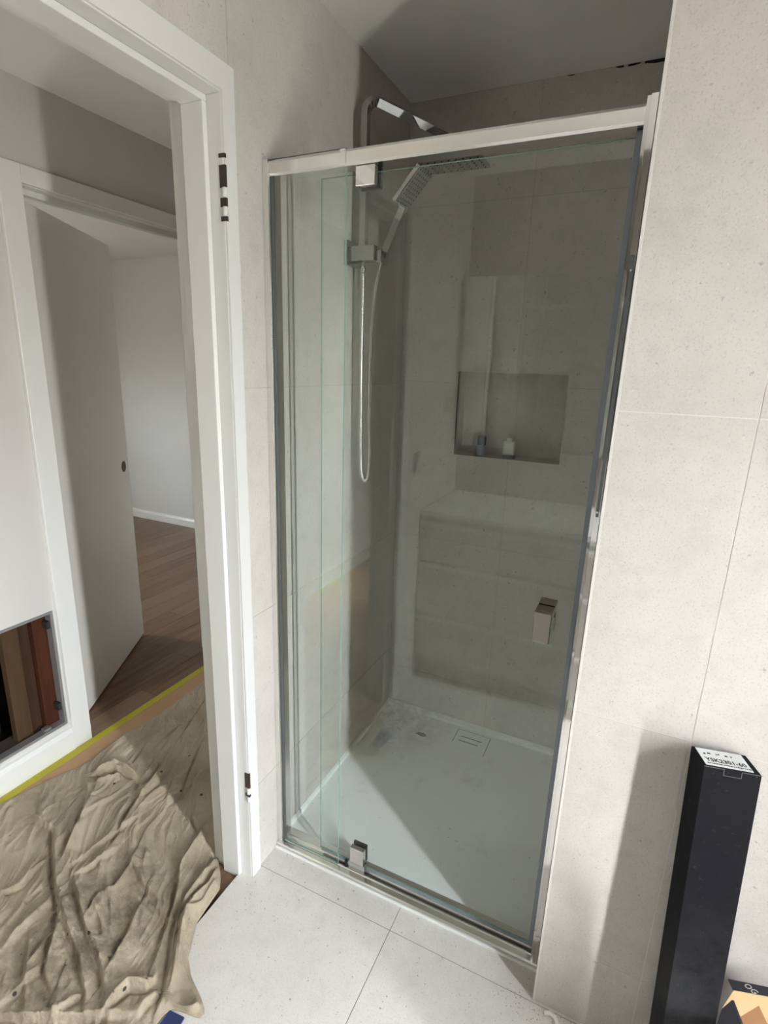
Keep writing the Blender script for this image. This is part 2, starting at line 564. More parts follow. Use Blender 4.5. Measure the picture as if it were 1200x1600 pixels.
for d in ((NX0 - .003, NX1 + .003, NZ0 - .003, NZ0), (NX0 - .003, NX1 + .003, NZ1, NZ1 + .003), (NX0 - .003, NX0, NZ0, NZ1), (NX1, NX1 + .003, NZ0, NZ1)):
    bx(bm, d[0], d[1], YB - .0012, YB + .012, d[2], d[3])
link('niche_edge_trim', bm, 'grout', wb)

bm = bmesh.new()
for a, b, t0_, t1_ in ((0.775, 0.806, .009, .012), (0.715, 0.768, .006, .010), (0.672, 0.704, .007, .004), (0.640, 0.660, .004, .006), (0.505, 0.525, .003, .004)):
    prism(bm, [(a, CZ - .0015), (b, CZ - .0015), (b, CZ - t1_), ((a + b) / 2, CZ - (t0_ + t1_) * .62), (a, CZ - t0_)], 'y', YB - .0004, YB + .004)
link('gap_shade', bm, 'black', wb, kind='stuff')  # black slivers put in as the shade of the ceiling gap

# --- wall_right (the wing wall that closes the shower) and its tiled face
YW = -0.107
XW = 0.808
wr_ = box('wall_right', (XW + 0.0008, XR + 0.1, YW + 0.0007, 0.92, -0.08, CZ), 'grout', label='pale tiled wall right of the shower screen', cat='wall', **ST)
xs = [XW + 0.003, 1.018, 1.618, 1.95, XR]
zs = [0.0, 0.203, 0.805, 1.402, 2.002, CZ]
cells = [(xs[i], xs[i + 1], zs[j], zs[j + 1]) for i in range(4) for j in range(5)]
tiles(wr_, 'y', YW, -0.0115, cells, 'tile')
# return face of the wing wall, inside and just outside the screen
cells = [(YW + 0.003, 0.80, zs[j], zs[j + 1]) for j in range(5)]
for a0, a1, b0, b1 in cells:
    bm = bmesh.new()
    prism(bm, [(a0 + TG, b0 + TG), (a1, b0 + TG), (a1, b1 - TG), (a0 + TG, b1 - TG)], 'x', XW, XW + 0.0115)
    link('tile', bm, 'tile', wr_)
box('trim_1', (XW - 0.0008, XW + 0.0042, YW - 0.0012, YW + 0.0036, 0.0, CZ), 'grout', bev=0.0004, label='slim silver edge trim on the tiled wall corner', cat='trim', **ST)

# --- walls behind and beside the camera
box('wall_rear', (-0.1, XR + 0.1, YN - 0.1, YN, -0.08, CZ), 'rear', label='bathroom wall facing the shower', cat='wall', **ST)
w = WIN1
bm = bmesh.new()
bx(bm, XR, XR + 0.1, YN - 0.1, w['y0'], -0.08, CZ)
bx(bm, XR, XR + 0.1, w['y1'], 0.92, -0.08, CZ)
bx(bm, XR, XR + 0.1, w['y0'], w['y1'], -0.08, w['z0'])
bx(bm, XR, XR + 0.1, w['y0'], w['y1'], w['z1'], CZ)
link('wall_window', bm, 'rear', label='bathroom wall with the window', cat='wall', **ST)
bm = bmesh.new()
for a in ((w['y0'], w['y0'] + .03, w['z0'], w['z1']), (w['y1'] - .03, w['y1'], w['z0'], w['z1']), (w['y0'], w['y1'], w['z0'], w['z0'] + .03), (w['y0'], w['y1'], w['z1'] - .03, w['z1'])):
    bx(bm, XR + .04, XR + .08, *a)
w1 = link('window_1', bm, 'trim', label='narrow white framed bathroom window', cat='window', **ST)

# --- hall wall opposite, with its grille hole and the bedroom doorway
OY0, OY1, OZ = 0.052, 0.80, 1.968
HY0, HY1, HZ0, HZ1 = -0.52, -0.029, 0.103, 0.574
bm = bmesh.new()
T = HX - 0.11
bx(bm, T, HX, -3.4, HY0, -0.1, 2.262)
bx(bm, T, HX, HY0, HY1, -0.1, HZ0)
bx(bm, T, HX, HY0, HY1, HZ1, 2.262)
bx(bm, T, HX, HY1, OY0 - 0.02, -0.1, 2.262)
bx(bm, T, HX, OY0 - 0.02, OY1 + 0.02, OZ + 0.02, 2.262)
bx(bm, T, HX, OY1 + 0.02, 2.5, -0.1, 2.262)
wh = link('wall_hall', bm, 'hallwall', label='white hall wall with a square hole beside the bedroom door', cat='wall', **ST)
# inside of the hole: black panels painting in the cavity's shade, studs and the steel surround of the missing grille
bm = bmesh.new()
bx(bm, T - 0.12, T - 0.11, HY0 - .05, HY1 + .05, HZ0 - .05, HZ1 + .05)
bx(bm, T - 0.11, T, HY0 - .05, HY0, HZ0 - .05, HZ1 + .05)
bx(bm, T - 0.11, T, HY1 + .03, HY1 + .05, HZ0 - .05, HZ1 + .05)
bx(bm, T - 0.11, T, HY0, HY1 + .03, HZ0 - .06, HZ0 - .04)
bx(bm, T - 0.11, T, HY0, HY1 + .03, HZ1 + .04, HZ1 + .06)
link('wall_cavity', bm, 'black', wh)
box('stud', (HX - 0.095, HX - 0.035, -0.086, -0.032, HZ0 + .001, HZ1 - .001), 'redwood', wh, bev=0.003, label='red-brown rough timber stud')
box('stud', (HX - 0.10, HX - 0.056, -0.127, -0.088, HZ0 + .001, HZ1 - .001), 'brownwood', wh, bev=0.002, label='dark brown timber packer')
box('stud', (HX - 0.075, HX - 0.045, -0.186, -0.130, HZ0 + .001, HZ1 - .001), 'palewood', wh, bev=0.002, label='pale weathered timber board')
box('stud', (HX - 0.105, HX - 0.07, -0.40, -0.33, HZ0 + .001, HZ1 - .001), 'brownwood', wh, bev=0.002)
bm = bmesh.new()
bx(bm, T, HX - .0305, HY0, HY1, HZ0 + .0003, HZ0 + .0008)
bx(bm, T, HX - .0305, HY0, HY1, HZ1 - .0008, HZ1 - .0003)
bx(bm, T, HX - .0305, HY1 - .0008, HY1 - .0003, HZ0, HZ1)
bx(bm, T, HX - .0305, HY0 + .0003, HY0 + .0008, HZ0, HZ1)
link('reveal_shade', bm, 'darkreveal', wh)  # dark sheets over the reveal paint in the shade there
gs = tag(link('grille_surround', bx(bx(bx(bx(bmesh.new(), HX - .030, HX + .0015, HY0, HY1, HZ1 - .010, HZ1 - .0005), HX - .030, HX + .0015, HY0, HY1, HZ0 + .0005, HZ0 + .012), HX - .030, HX + .0015, HY1 - .011, HY1 - .0005, HZ0 + .012, HZ1 - .010), HX - .030, HX + .0015, HY0, HY0 + .012, HZ0 + .012, HZ1 - .010), 'galv', wh))
for z in (0.522, 0.185):
    box('clip', (HX - 0.028, HX - 0.004, HY1 - 0.024, HY1 - 0.0115, z - .014, z + .014), 'rubber', gs)
for y in (-0.10, -0.30):
    box('clip', (HX - 0.028, HX - 0.006, y - .012, y + .012, HZ0 + .0125, HZ0 + .020), 'galv', gs)
bm = bmesh.new()
prism(bm, [(HX, -0.012), (HX + .017, -0.012), (HX + .017, .066), (HX + .012, .084), (HX, .088)], 'y', -3.3, -0.0215)
link('baseboard_hall', bm, 'trim', label='white skirting board below the square hole in the hall', cat='baseboard', **ST)

# --- bedroom beyond, and the ends of the hall
box('wall_bedroom', (-4.72, T, 2.392, 2.5, -0.1, 2.262), 'farwall', label='pale grey-green far bedroom wall', cat='wall', **ST)
bm = bmesh.new()
prism(bm, [(2.392, -0.012), (2.378, -0.012), (2.378, .045), (2.384, .062), (2.392, .066)], 'x', -4.62, T)
link('baseboard_bedroom', bm, 'trim', label='white skirting board at the foot of the bedroom wall', cat='baseboard', **ST)
box('wall_bedroom_near', (-4.72, T, -2.5, -2.4, -0.1, 2.262), 'farwall', label='near end wall of the bedroom', cat='wall', **ST)
w = WIN2
bm = bmesh.new()
bx(bm, -4.72, -4.62, -2.4, w['y0'], -0.1, 2.262)
bx(bm, -4.72, -4.62, w['y1'], 2.392, -0.1, 2.262)
bx(bm, -4.72, -4.62, w['y0'], w['y1'], -0.1, w['z0'])
bx(bm, -4.72, -4.62, w['y0'], w['y1'], w['z1'], 2.262)
link('wall_bedroom_window', bm, 'farwall', label='bedroom wall with the window', cat='wall', **ST)
bm = bmesh.new()
for a in ((w['y0'], w['y0'] + .04, w['z0'], w['z1']), (w['y1'] - .04, w['y1'], w['z0'], w['z1']), (w['y0'], w['y1'], w['z0'], w['z0'] + .04), (w['y0'], w['y1'], w['z1'] - .04, w['z1'])):
    bx(bm, -4.70, -4.66, *a)
link('window_2', bm, 'trim', label='white framed bedroom window', cat='window', **ST)
w = FILL_WIN4
bm = bmesh.new()
bx(bm, T, w['x0'], 2.392, 2.5, -0.1, 2.262)
bx(bm, w['x1'], -0.06, 2.392, 2.5, -0.1, 2.262)
bx(bm, w['x0'], w['x1'], 2.392, 2.5, -0.1, w['z0'])
bx(bm, w['x0'], w['x1'], 2.392, 2.5, w['z1'], 2.262)
link('wall_hall_end', bm, 'hallwall', label='far end wall of the hall', cat='wall', **ST)
box('wall_hall_near', (T, -0.1, -2.72, -2.62, -0.1, 2.262), 'hallwall', label='near end wall of the hall', cat='wall', **ST)
w = FILL_WIN3
bm = bmesh.new()
bx(bm, -0.10, -0.06, -2.72, w['y0'], -0.1, 2.262)
bx(bm, -0.10, -0.06, w['y1'], YN - 0.1, -0.1, 2.262)
bx(bm, -0.10, -0.06, w['y0'], w['y1'], -0.1, w['z0'])
bx(bm, -0.10, -0.06, w['y0'], w['y1'], w['z1'], 2.262)
link('wall_hall_side', bm, 'hallwall', label='hall wall beyond the bathroom with an added light opening', cat='wall', **ST)
bm = bmesh.new()
for a in ((w['y0'], w['y0'] + .02, w['z0'], w['z1']), (w['y1'] - .02, w['y1'], w['z0'], w['z1']), (w['y0'], w['y1'], w['z0'], w['z0'] + .02), (w['y0'], w['y1'], w['z1'] - .02, w['z1'])):
    bx(bm, -0.09, -0.065, *a)
w4 = bmesh.new()
v = FILL_WIN4
for a in ((v['x0'], v['x0'] + .02, v['z0'], v['z1']), (v['x1'] - .02, v['x1'], v['z0'], v['z1']), (v['x0'], v['x1'], v['z0'], v['z0'] + .02), (v['x0'], v['x1'], v['z1'] - .02, v['z1'])):
    bx(w4, a[0], a[1], 2.43, 2.46, a[2], a[3])
link('fill_window_4', w4, 'trim', label='unseen added window that fills the far hall with light', cat='window', **ST)
link('fill_window_3', bm, 'trim', label='unseen added window that fills the near hall with light', cat='window', **ST)
box('wall_hall_inner', (-0.10, -0.06, 0.92, 2.392, -0.1, 2.262), 'hallwall', label='hall wall behind the shower', cat='wall', **ST)

# --- bathroom door frame (the leaf has been taken off)
d1 = empty('door_1', (-0.05, DY0, 0), label='white painted bathroom door frame without its door', cat='door frame', **ST)


def ragged(y_in, y_out, z0, z1, n, amp):
    """architrave face whose outer paint line wavers on the tiles"""
    rnd = random.Random(3)
    pts = [(y_in, z0), (y_in, z1), (y_out, z1)]
    for k in range(1, n):
        z = z1 + (z0 - z1) * k / n
        pts.append((y_out + (rnd.uniform(-amp, amp) if z < 1.76 else 0), z))
    pts.append((y_out, z0))
    return pts


def door_frame(root, y_r, y_l, zt, xf, xb, sgn):
    pass


AO = -0.1165
bm = bmesh.new()
prism(bm, [(DY0 + .0008, 0.0005), (DY0 + .0008, DZ + .003), (AO - .0008, 2.035), (AO - .0008, 0.0005)], 'x', -0.011, 0.005)
link('architrave', bm, 'trim', d1)
bm = bmesh.new()
prism(bm, [(AO + .0025 - .004, 1.72)] + [(AO + 0.0005 + random.Random(k).uniform(0.0005, 0.0055), 1.72 - k * 0.0286) for k in range(1, 60)] + [(AO + .001, 0.006), (AO - .004, 0.006)], 'x', -0.0008, 0.0012)
link('paint_edge', bm, 'trim', d1)
bm = bmesh.new()
prism(bm, [(DY0 + .0008, DZ + .003), (DY1 - .0008, DZ + .003), (DY1 - .062, 2.035), (AO - .0008, 2.035)], 'x', -0.011, 0.005)
link('architrave', bm, 'trim', d1)
bm = bmesh.new()
prism(bm, [(DY1 - .0008, 0.0005), (DY1 - .0008, DZ + .003), (DY1 - .062, 2.035), (DY1 - .062, 0.0005)], 'x', -0.011, 0.005)
link('architrave', bm, 'trim', d1)
# jambs and head lining
box('jamb', (-0.125, 0.0, DY0, DY0 + 0.0175, -0.0115, DZ), 'trim', d1, bev=0.001)
box('jamb', (-0.125, 0.0, DY1 - 0.0175, DY1, -0.0115, DZ), 'trim', d1, bev=0.001)
box('head', (-0.125, 0.0, DY1 - 0.0175, DY0 + 0.0175, DZ + .0002, DZ + 0.0175), 'trim', d1, bev=0.001)
# stops
box('door_stop', (-0.094, -0.036, DY0 - 0.013, DY0 - .0002, -0.0115, DZ - 0.013), 'trim', d1, bev=0.0015)
box('door_stop', (-0.094, -0.036, DY1 + .0002, DY1 + 0.013, -0.0115, DZ - 0.013), 'trim', d1, bev=0.0015)
box('door_stop', (-0.094, -0.036, DY1 + .0002, DY0 - .0002, DZ - 0.013, DZ - .0002), 'trim', d1, bev=0.0015)
# hall-side architrave
for dims in ((-0.142, -0.1255, DY0 + .004, DY0 + .062, -0.0115, DZ + .06), (-0.1285, -0.1255, DY1 - .062, DY1 - .004, -0.0115, DZ + .06), (-0.142, -0.1255, DY1 - .004, DY0 + .004, DZ + .004, DZ + .06)):
    box('architrave', dims, 'trim', d1, bev=0.002)


def hinge(zt, segs):
    """painted-over leaf gain left where a hinge was unscrewed"""
    h = link('hinge_gain', bx(bmesh.new(), -0.0095, 0.0012, DY0 - 0.0006, DY0 + 0.0035, segs[0][0], segs[-1][1]), 'trim', d1)
    for z0, z1, dark in segs:
        if dark:
            box('dark_gap', (-0.0090, 0.0060, DY0 - 0.0012, DY0 + 0.0045, z0, z1), 'darkgap', h)  # dark brown block, slightly proud, drawn for a hinge recess
        else:
            bm = lathe(bmesh.new(), [(0.0045, z0), (0.0055, z0 + .001), (0.0055, z1 - .001), (0.0045, z1)], 0.0035, DY0 - 0.001, 12)
            link('knuckle', bm, 'trim', h, smooth=True)


M['darkgap'] = mat('dark_gap_brown', (0.035, 0.022, 0.018), 0.9)
hinge(1.9, [(1.748, 1.757, True), (1.757, 1.775, False), (1.775, 1.792, True), (1.792, 1.811, False), (1.811, 1.853, True), (1.866, 1.874, True)])
hinge(0.36, [(0.270, 0.285, False), (0.285, 0.296, True), (0.296, 0.314, False), (0.314, 0.362, True)])

# --- bedroom door: frame and the leaf standing ajar
d2 = empty('door_2', (HX, OY0, 0), label='white bedroom door standing ajar in its frame', cat='door', **ST)
d2.location = (0, 0, 0)
for dims in ((HX - .001, HX + .016, -0.021, OY0 - .002, -0.0115, 2.022), (HX - .001, HX + .016, OY1 + .002, OY1 + .074, -0.0115, 2.022), (HX - .001, HX + .016, OY0 - .002, OY1 + .002, OZ + .002, 2.022)):
    box('architrave', (dims[0] + .001, *dims[1:]), 'trim', d2, bev=0.002)
box('jamb', (T - .01, HX, OY0 - .0195, OY0, -0.0115, OZ), 'trim', d2)
box('jamb', (T - .01, HX, OY1, OY1 + .0195, -0.0115, OZ), 'trim', d2)
box('head', (T - .01, HX, OY0, OY1, OZ, OZ + .0195), 'trim', d2)
box('door_stop', (HX - .070, HX - .036, OY0, OY0 + .011, -0.0115, OZ), 'trim', d2)
box('door_stop', (HX - .070, HX - .036, OY0 + .011, OY1, OZ - .018, OZ), 'trim', d2, bev=0.001)
# leaf: hinged on the left jamb, swung into the bedroom
hinge_p = Vector((-1.066, 0.068))
free_p = Vector((-1.475, 0.756))
dv = (free_p - hinge_p).normalized()
ang = math.atan2(dv.y, dv.x)
length = (free_p - hinge_p).length
bm = bx(bmesh.new(), 0, length, 0.0, 0.036, 0.0, 1.962, bev=0.0015)
leaf = link('door_leaf', bm, 'doorpaint', d2)
leaf.matrix_parent_inverse = Matrix.Identity(4)
leaf.location = (hinge_p.x, hinge_p.y, -0.004)
leaf.rotation_euler = (0, 0, ang)
bm = bmesh.new()
lathe(bm, [(0.012, -.001), (0.027, -.0005), (0.027, .0012), (0.012, .0012)], 0, 0, 20)
lathe(bm, [(0.001, -.001), (0.019, .0005), (0.001, .0008)], 0, 0, 20)
bmesh.ops.rotate(bm, verts=bm.verts, cent=(0, 0, 0), matrix=Matrix.Rotation(math.radians(90), 3, 'X'))
bmesh.ops.translate(bm, verts=bm.verts, vec=(length - 0.066, -0.0004, 0.945))
M['brass'] = mat('dull_brass_latch_hole', (0.06, 0.045, 0.03), 0.5, 0.3)
hole = link('latch_hole', bm, 'brass')
hole.parent = leaf

# ================================================================== OBJECTS
# --- yellow tape and brown paper along the hall wall
bm = bmesh.new()
n = 60
top = []
for i in range(n + 1):
    y = -2.2 + i * 4.2 / n
    top.append((HX + 0.052 + 0.0015 * math.sin(i * 1.7), y))
pts = [(HX + .0175 if q < -0.02 else HX + .0175, q) for q in (2.0, -2.2)]
prism(bm, [(a, b) for a, b in top] + pts, 'z', -0.0110, -0.0104)
link('masking_tape', bm, 'tape', label='strip of yellow masking tape along the hall floor by the skirting', cat='tape')
bm = bmesh.new()
prism(bm, [(HX + .034, -2.2), (-0.55, -2.2), (-0.55, 2.0), (HX + .034, 2.0)], 'z', -0.0119, -0.0112)
link('protective_paper', bm, 'kraft', label='strip of brown paper taped to the hall floor under the dust sheet', cat='paper')

# --- dust sheet
FOLDS = [
    (0.013, 0.030, 0.008, [(-0.590, 0.102), (-0.530, -0.052), (-0.508, -0.148), (-0.459, -0.232), (-0.430, -0.308)]),
    (0.012, 0.028, 0.007, [(-0.491, 0.154), (-0.454, 0.074), (-0.398, -0.027), (-0.402, -0.048)]),
    (0.020, 0.040, 0.009, [(-0.274, 0.010), (-0.236, -0.101), (-0.212, -0.189), (-0.199, -0.232), (-0.159, -0.279), (-0.110, -0.346), (-0.086, -0.395), (-0.063, -0.446)]),
    (0.018, 0.030, 0.008, [(-0.140, -0.122), (-0.118, -0.218), (-0.103, -0.307), (-0.078, -0.358), (-0.036, -0.418), (-0.001, -0.463), (0.022, -0.502), (0.035, -0.542)]),
    (0.022, 0.032, 0.008, [(-0.713, -0.306), (-0.647, -0.313), (-0.548, -0.383), (-0.475, -0.428), (-0.405, -0.467), (-0.359, -0.501), (-0.324, -0.538), (-0.277, -0.594), (-0.207, -0.617)]),
    (0.018, 0.030, 0.008, [(-0.411, -0.458), (-0.353, -0.487), (-0.295, -0.513), (-0.228, -0.535), (-0.189, -0.559), (-0.152, -0.576), (-0.123, -0.601)]),
    (0.018, 0.034, 0.009, [(-0.468, -0.384), (-0.328, -0.457), (-0.257, -0.493), (-0.191, -0.511), (-0.143, -0.535), (-0.099, -0.563), (-0.072, -0.584)]),
    (0.020, 0.034, 0.010, [(-0.672, -0.170), (-0.608, -0.252), (-0.568, -0.312), (-0.539, -0.357)]),
    (0.009, 0.020, 0.007, [(-0.816, -0.254), (-0.715, -0.308)]),
    (0.009, 0.020, 0.007, [(-0.424, -0.534), (-0.374, -0.573), (-0.338, -0.600), (-0.282, -0.638), (-0.227, -0.674)]),
    (0.009, 0.020, 0.007, [(-0.360, -0.519), (-0.340, -0.571), (-0.330, -0.606)]),
    (0.016, 0.060, 0.030, [(-0.212, -0.362), (-0.175, -0.430), (-0.150, -0.496), (-0.138, -0.537)]),
    (0.015, 0.045, 0.016, [(-0.368, -0.240), (-0.335, -0.295), (-0.313, -0.370), (-0.325, -0.408), (-0.296, -0.469)]),
    (0.014, 0.022, 0.007, [(-0.287, -0.692), (-0.227, -0.670), (-0.160, -0.640), (-0.070, -0.591), (-0.017, -0.564)]),
    (0.022, 0.024, 0.008, [(-0.073, -0.588), (-0.072, -0.549), (-0.069, -0.525), (-0.026, -0.508), (-0.026, -0.486)]),
    (0.014, 0.016, 0.006, [(-0.109, -0.158), (-0.083, -0.240), (-0.080, -0.301), (-0.064, -0.351), (-0.031, -0.404), (0.014, -0.465), (0.033, -0.501)]),
    (0.012, 0.012, 0.006, [(-0.079, -0.198), (-0.058, -0.290), (-0.063, -0.339), (-0.033, -0.390), (0.010, -0.444)]),
    (0.012, 0.028, 0.008, [(-0.746, 0.472), (-0.682, 0.327), (-0.623, 0.184), (-0.578, 0.040), (-0.528, -0.068), (-0.486, -0.177)]),
    (0.010, 0.030, 0.008, [(-0.756, 0.411), (-0.747, 0.263), (-0.729, 0.128), (-0.697, 0.046), (-0.683, -0.001)]),
    (0.009, 0.020, 0.007, [(-0.702, 0.268), (-0.639, 0.109), (-0.603, 0.004), (-0.587, -0.044)]),
    (0.014, 0.032, 0.009, [(-0.553, 0.301), (-0.533, 0.214), (-0.460, 0.072), (-0.478, -0.001), (-0.496, -0.058), (-0.483, -0.140)]),
    (0.009, 0.020, 0.007, [(-0.419, 0.161), (-0.412, 0.054), (-0.401, -0.041)]),
    (0.016, 0.015, 0.006, [(-0.762, -0.094), (-0.747, -0.064), (-0.720, -0.042), (-0.684, -0.039), (-0.627, -0.037)]),
    (0.012, 0.012, 0.006, [(-0.725, -0.038), (-0.676, -0.056), (-0.696, -0.088), (-0.721, -0.115)]),
    (0.014, 0.018, 0.007, [(-0.767, -0.090), (-0.709, -0.028), (-0.623, -0.035), (-0.585, -0.036)]),
    (0.009, 0.020, 0.007, [(-0.803, -0.109), (-0.729, -0.141), (-0.668, -0.186), (-0.632, -0.247)]),
    (0.009, 0.020, 0.007, [(-0.593, -0.514), (-0.564, -0.480), (-0.582, -0.415), (-0.575, -0.397)]),
    (0.009, 0.020, 0.007, [(-0.427, -0.610), (-0.440, -0.537), (-0.437, -0.483), (-0.429, -0.461)]),
    (0.009, 0.020, 0.007, [(-0.303, -0.683), (-0.301, -0.624), (-0.302, -0.567)]),
    (0.009, 0.020, 0.007, [(-0.484, -0.379), (-0.483, -0.306), (-0.471, -0.222), (-0.461, -0.159)]),
    (0.009, 0.020, 0.007, [(-0.446, -0.400), (-0.429, -0.322), (-0.424, -0.261)]),
    (0.009, 0.020, 0.007, [(-0.003, -0.565), (-0.005, -0.533), (0.009, -0.490)]),
    (0.009, 0.020, 0.007, [(-0.172, -0.663), (-0.166, -0.627), (-0.160, -0.580)]),
    (0.009, 0.020, 0.007, [(-0.350, -0.282), (-0.262, -0.319), (-0.167, -0.345), (-0.125, -0.371)]),
    (0.009, 0.020, 0.007, [(-0.353, -0.013), (-0.306, -0.070), (-0.241, -0.104)]),
    (0.009, 0.020, 0.007, [(0.096, -0.528), (0.098, -0.502), (0.114, -0.477)]),
]
E_Y = [-0.90, -0.815, -0.770, -0.70, -0.53, -0.508, -0.497, -0.488, -0.477, -0.462, -0.44, -0.41, -0.384, -0.33, -0.28, -0.228, -0.19, -0.154, -0.121, -0.05, 0.3, 0.95]
E_X = [-0.175, -0.165, 0.00, 0.035, 0.048, 0.058, 0.125, 0.132, 0.122, 0.095, 0.045, 0.005, -0.010, -0.042, -0.048, -0.055, -0.085, -0.128, -0.158, -0.168, -0.20, -0.20]
L_Y = [-0.90, -0.5, -0.315, -0.20, -0.129, -0.05, 0.034, 0.10, 0.276, 0.45, 0.604, 0.95]
L_X = [-0.945, -0.945, -0.925, -0.895, -0.872, -0.845, -0.856, -0.862, -0.838, -0.850, -0.853, -0.86]
nu, nv = 440, 780
yy = np.linspace(-0.90, 0.95, nv)
xl = np.interp(yy, L_Y, L_X); xr = np.interp(yy, E_Y, E_X)
ker = np.hanning(7); ker /= ker.sum()
xl = np.convolve(np.pad(xl, 3, 'edge'), ker, 'valid'); xr = np.convolve(np.pad(xr, 3, 'edge'), ker, 'valid')
uu = np.linspace(0, 1, nu)
X = xl[:, None] + (xr - xl)[:, None] * uu[None, :]
Y = np.repeat(yy[:, None], nu, 1)
H = np.zeros_like(X)


def smooth_poly(P, n=40):
    P = np.array(P)
    t = np.r_[0, np.cumsum(np.linalg.norm(np.diff(P, axis=0), axis=1))]
    q = np.linspace(0, t[-1], n)
    return np.c_[np.interp(q, t, P[:, 0]), np.interp(q, t, P[:, 1])], q / t[-1]


def add_fold(amp, w1_, w2_, pl, n=40):
    P, tt = smooth_poly(pl, n)
    m0 = 4.5 * max(w1_, 0.012)
    r0, r1 = np.searchsorted(yy, [P[:, 1].min() - m0, P[:, 1].max() + m0])
    if r1 - r0 < 2:
        return
    Xs, Ys = X[r0:r1], Y[r0:r1]
    best = np.full(Xs.shape, 1e9); sgn = np.zeros_like(Xs); tp = np.zeros_like(Xs)
    for i in range(len(P) - 1):
        a, b = P[i], P[i + 1]
        d = b - a
        l2 = d @ d + 1e-12
        s = np.clip(((Xs - a[0]) * d[0] + (Ys - a[1]) * d[1]) / l2, 0, 1)
        ex, ey = Xs - a[0] - s * d[0], Ys - a[1] - s * d[1]
        dd = np.hypot(ex, ey)
        m_ = dd < best
        best = np.where(m_, dd, best)
        sgn = np.where(m_, np.sign(d[0] * (Ys - a[1]) - d[1] * (Xs - a[0])), sgn)
        tp = np.where(m_, tt[i] + s * (tt[i + 1] - tt[i]), tp)
    taper = np.sqrt(np.clip(np.sin(np.pi * np.clip(tp, 0.02, 0.98)), 0, 1))
    wide = np.where(sgn > 0, w1_ * 1.1, w2_)
    H[r0:r1] += amp * taper * np.exp(-(best / wide) ** 1.3) - 0.25 * amp * taper * np.exp(-((best - 0.010) / 0.007) ** 2) * (sgn < 0)


for amp, w1_, w2_, pl in FOLDS:
    add_fold(1.5 * amp, w1_, 0.0042, pl)
# many lesser creases that follow the pull of the cloth
rc = random.Random(31)
for _ in range(150):
    cx, cy = rc.uniform(-0.92, 0.02), rc.uniform(-0.72, 0.55)
    t_ = min(max((cy + 0.45) / 0.6, 0), 1)
    th = math.radians(rc.gauss(-36 + t_ * -32, 16))
    ln = rc.uniform(0.06, 0.26)
    bend = rc.uniform(-0.5, 0.5)
    pl = []
    for k in range(5):
        u_ = (k / 4 - 0.5) * ln
        pl.append((cx + math.cos(th + bend * (k / 4 - .5)) * u_, cy + math.sin(th + bend * (k / 4 - .5)) * u_))
    if rc.random() < 0.5:
        pl.reverse()
    add_fold(rc.uniform(0.003, 0.0075), rc.uniform(0.008, 0.020), 0.0040, pl, 9)


def vnoise(x, y, seed):
    rs = np.random.RandomState(seed)
    tb = rs.rand(64, 64)
    xi, yi = np.floor(x).astype(int), np.floor(y).astype(int)
    fx, fy = x - xi, y - yi
    fx, fy = fx * fx * (3 - 2 * fx), fy * fy * (3 - 2 * fy)
    g = lambda i, j: tb[i % 64, j % 64]
    return (g(xi, yi) * (1 - fx) + g(xi + 1, yi) * fx) * (1 - fy) + (g(xi, yi + 1) * (1 - fx) + g(xi + 1, yi + 1) * fx) * fy


# long folds swinging round from the hall towards the doorway, plus fine crumples
flow = X * 0.80 + Y * 0.45 + 0.05 * vnoise(X * 4, Y * 4, 5)
along = -X * 0.45 + Y * 0.80
warp = 0.10 * vnoise(X * 5 + 3, Y * 5 + 3, 21) + 0.03 * vnoise(X * 14 + 3, Y * 14 + 3, 22)
for sc_, am, sd in ((9, 0.010, 1), (21, 0.006, 2), (48, 0.0028, 3)):
    ph = (flow + warp * (1 + 0.15 * sd)) * sc_ + 1.3 * vnoise(flow * sc_ * 0.7 + 50, along * sc_ * 0.12 + 50, sd)
    fr_ = ph - np.floor(ph)
    saw = np.where(fr_ < 0.86, (fr_ / 0.86) ** 2.2, (1 - fr_) / 0.14)
    H += am * saw * np.clip(2.2 * vnoise(flow * sc_ * 0.5 + 20, along * sc_ * 0.25 + 20, sd + 30) - 0.55, 0, 1)
H += 0.006 * vnoise(X * 7 + 9, Y * 7 + 9, 11) + 0.0016 * vnoise(X * 60 + 9, Y * 60 + 9, 12)
H = np.maximum(H, 0)
# settle the border onto the floor
edge = np.minimum(np.minimum((X - xl[:, None]), (xr[:, None] - X)), np.minimum(Y + 0.90, 0.95 - Y))
H = 0.0035 + H * np.clip(edge / 0.022, 0.12, 1) ** 0.7
floor_z = np.where(X > -0.05, 0.0, -0.0105 + 0.0105 * np.clip((X + 0.09) / 0.04, 0, 1))
Z = floor_z + H
verts = np.stack([X.ravel(), Y.ravel(), Z.ravel()], 1)
idx = np.arange(nu * nv).reshape(nv, nu)
faces = np.stack([idx[:-1, :-1].ravel(), idx[:-1, 1:].ravel(), idx[1:, 1:].ravel(), idx[1:, :-1].ravel()], 1)
# rim: drop the border to the floor so the sheet has an edge
ring = np.concatenate([idx[0, :], idx[1:, -1], idx[-1, -2::-1], idx[-2:0:-1, 0]])
rv = verts[ring].copy(); rv[:, 2] = floor_z.ravel()[ring] + 0.0006
base_i = len(verts)
verts = np.vstack([verts, rv])
k = np.arange(len(ring)); k2 = (k + 1) % len(ring)
faces = np.vstack([faces, np.stack([ring[k2], ring[k], base_i + k, base_i + k2], 1)])
me = bpy.data.meshes.new('dust_sheet')
me.from_pydata(verts.tolist(), [], faces.tolist())
me.materials.append(M['canvas'])
me.polygons.foreach_set('use_smooth', [True] * len(me.polygons))
o = bpy.data.objects.new('dust_sheet', me)
COL.objects.link(o)
tag(o, 'crumpled stained canvas dust sheet covering the hall floor', 'dust sheet')

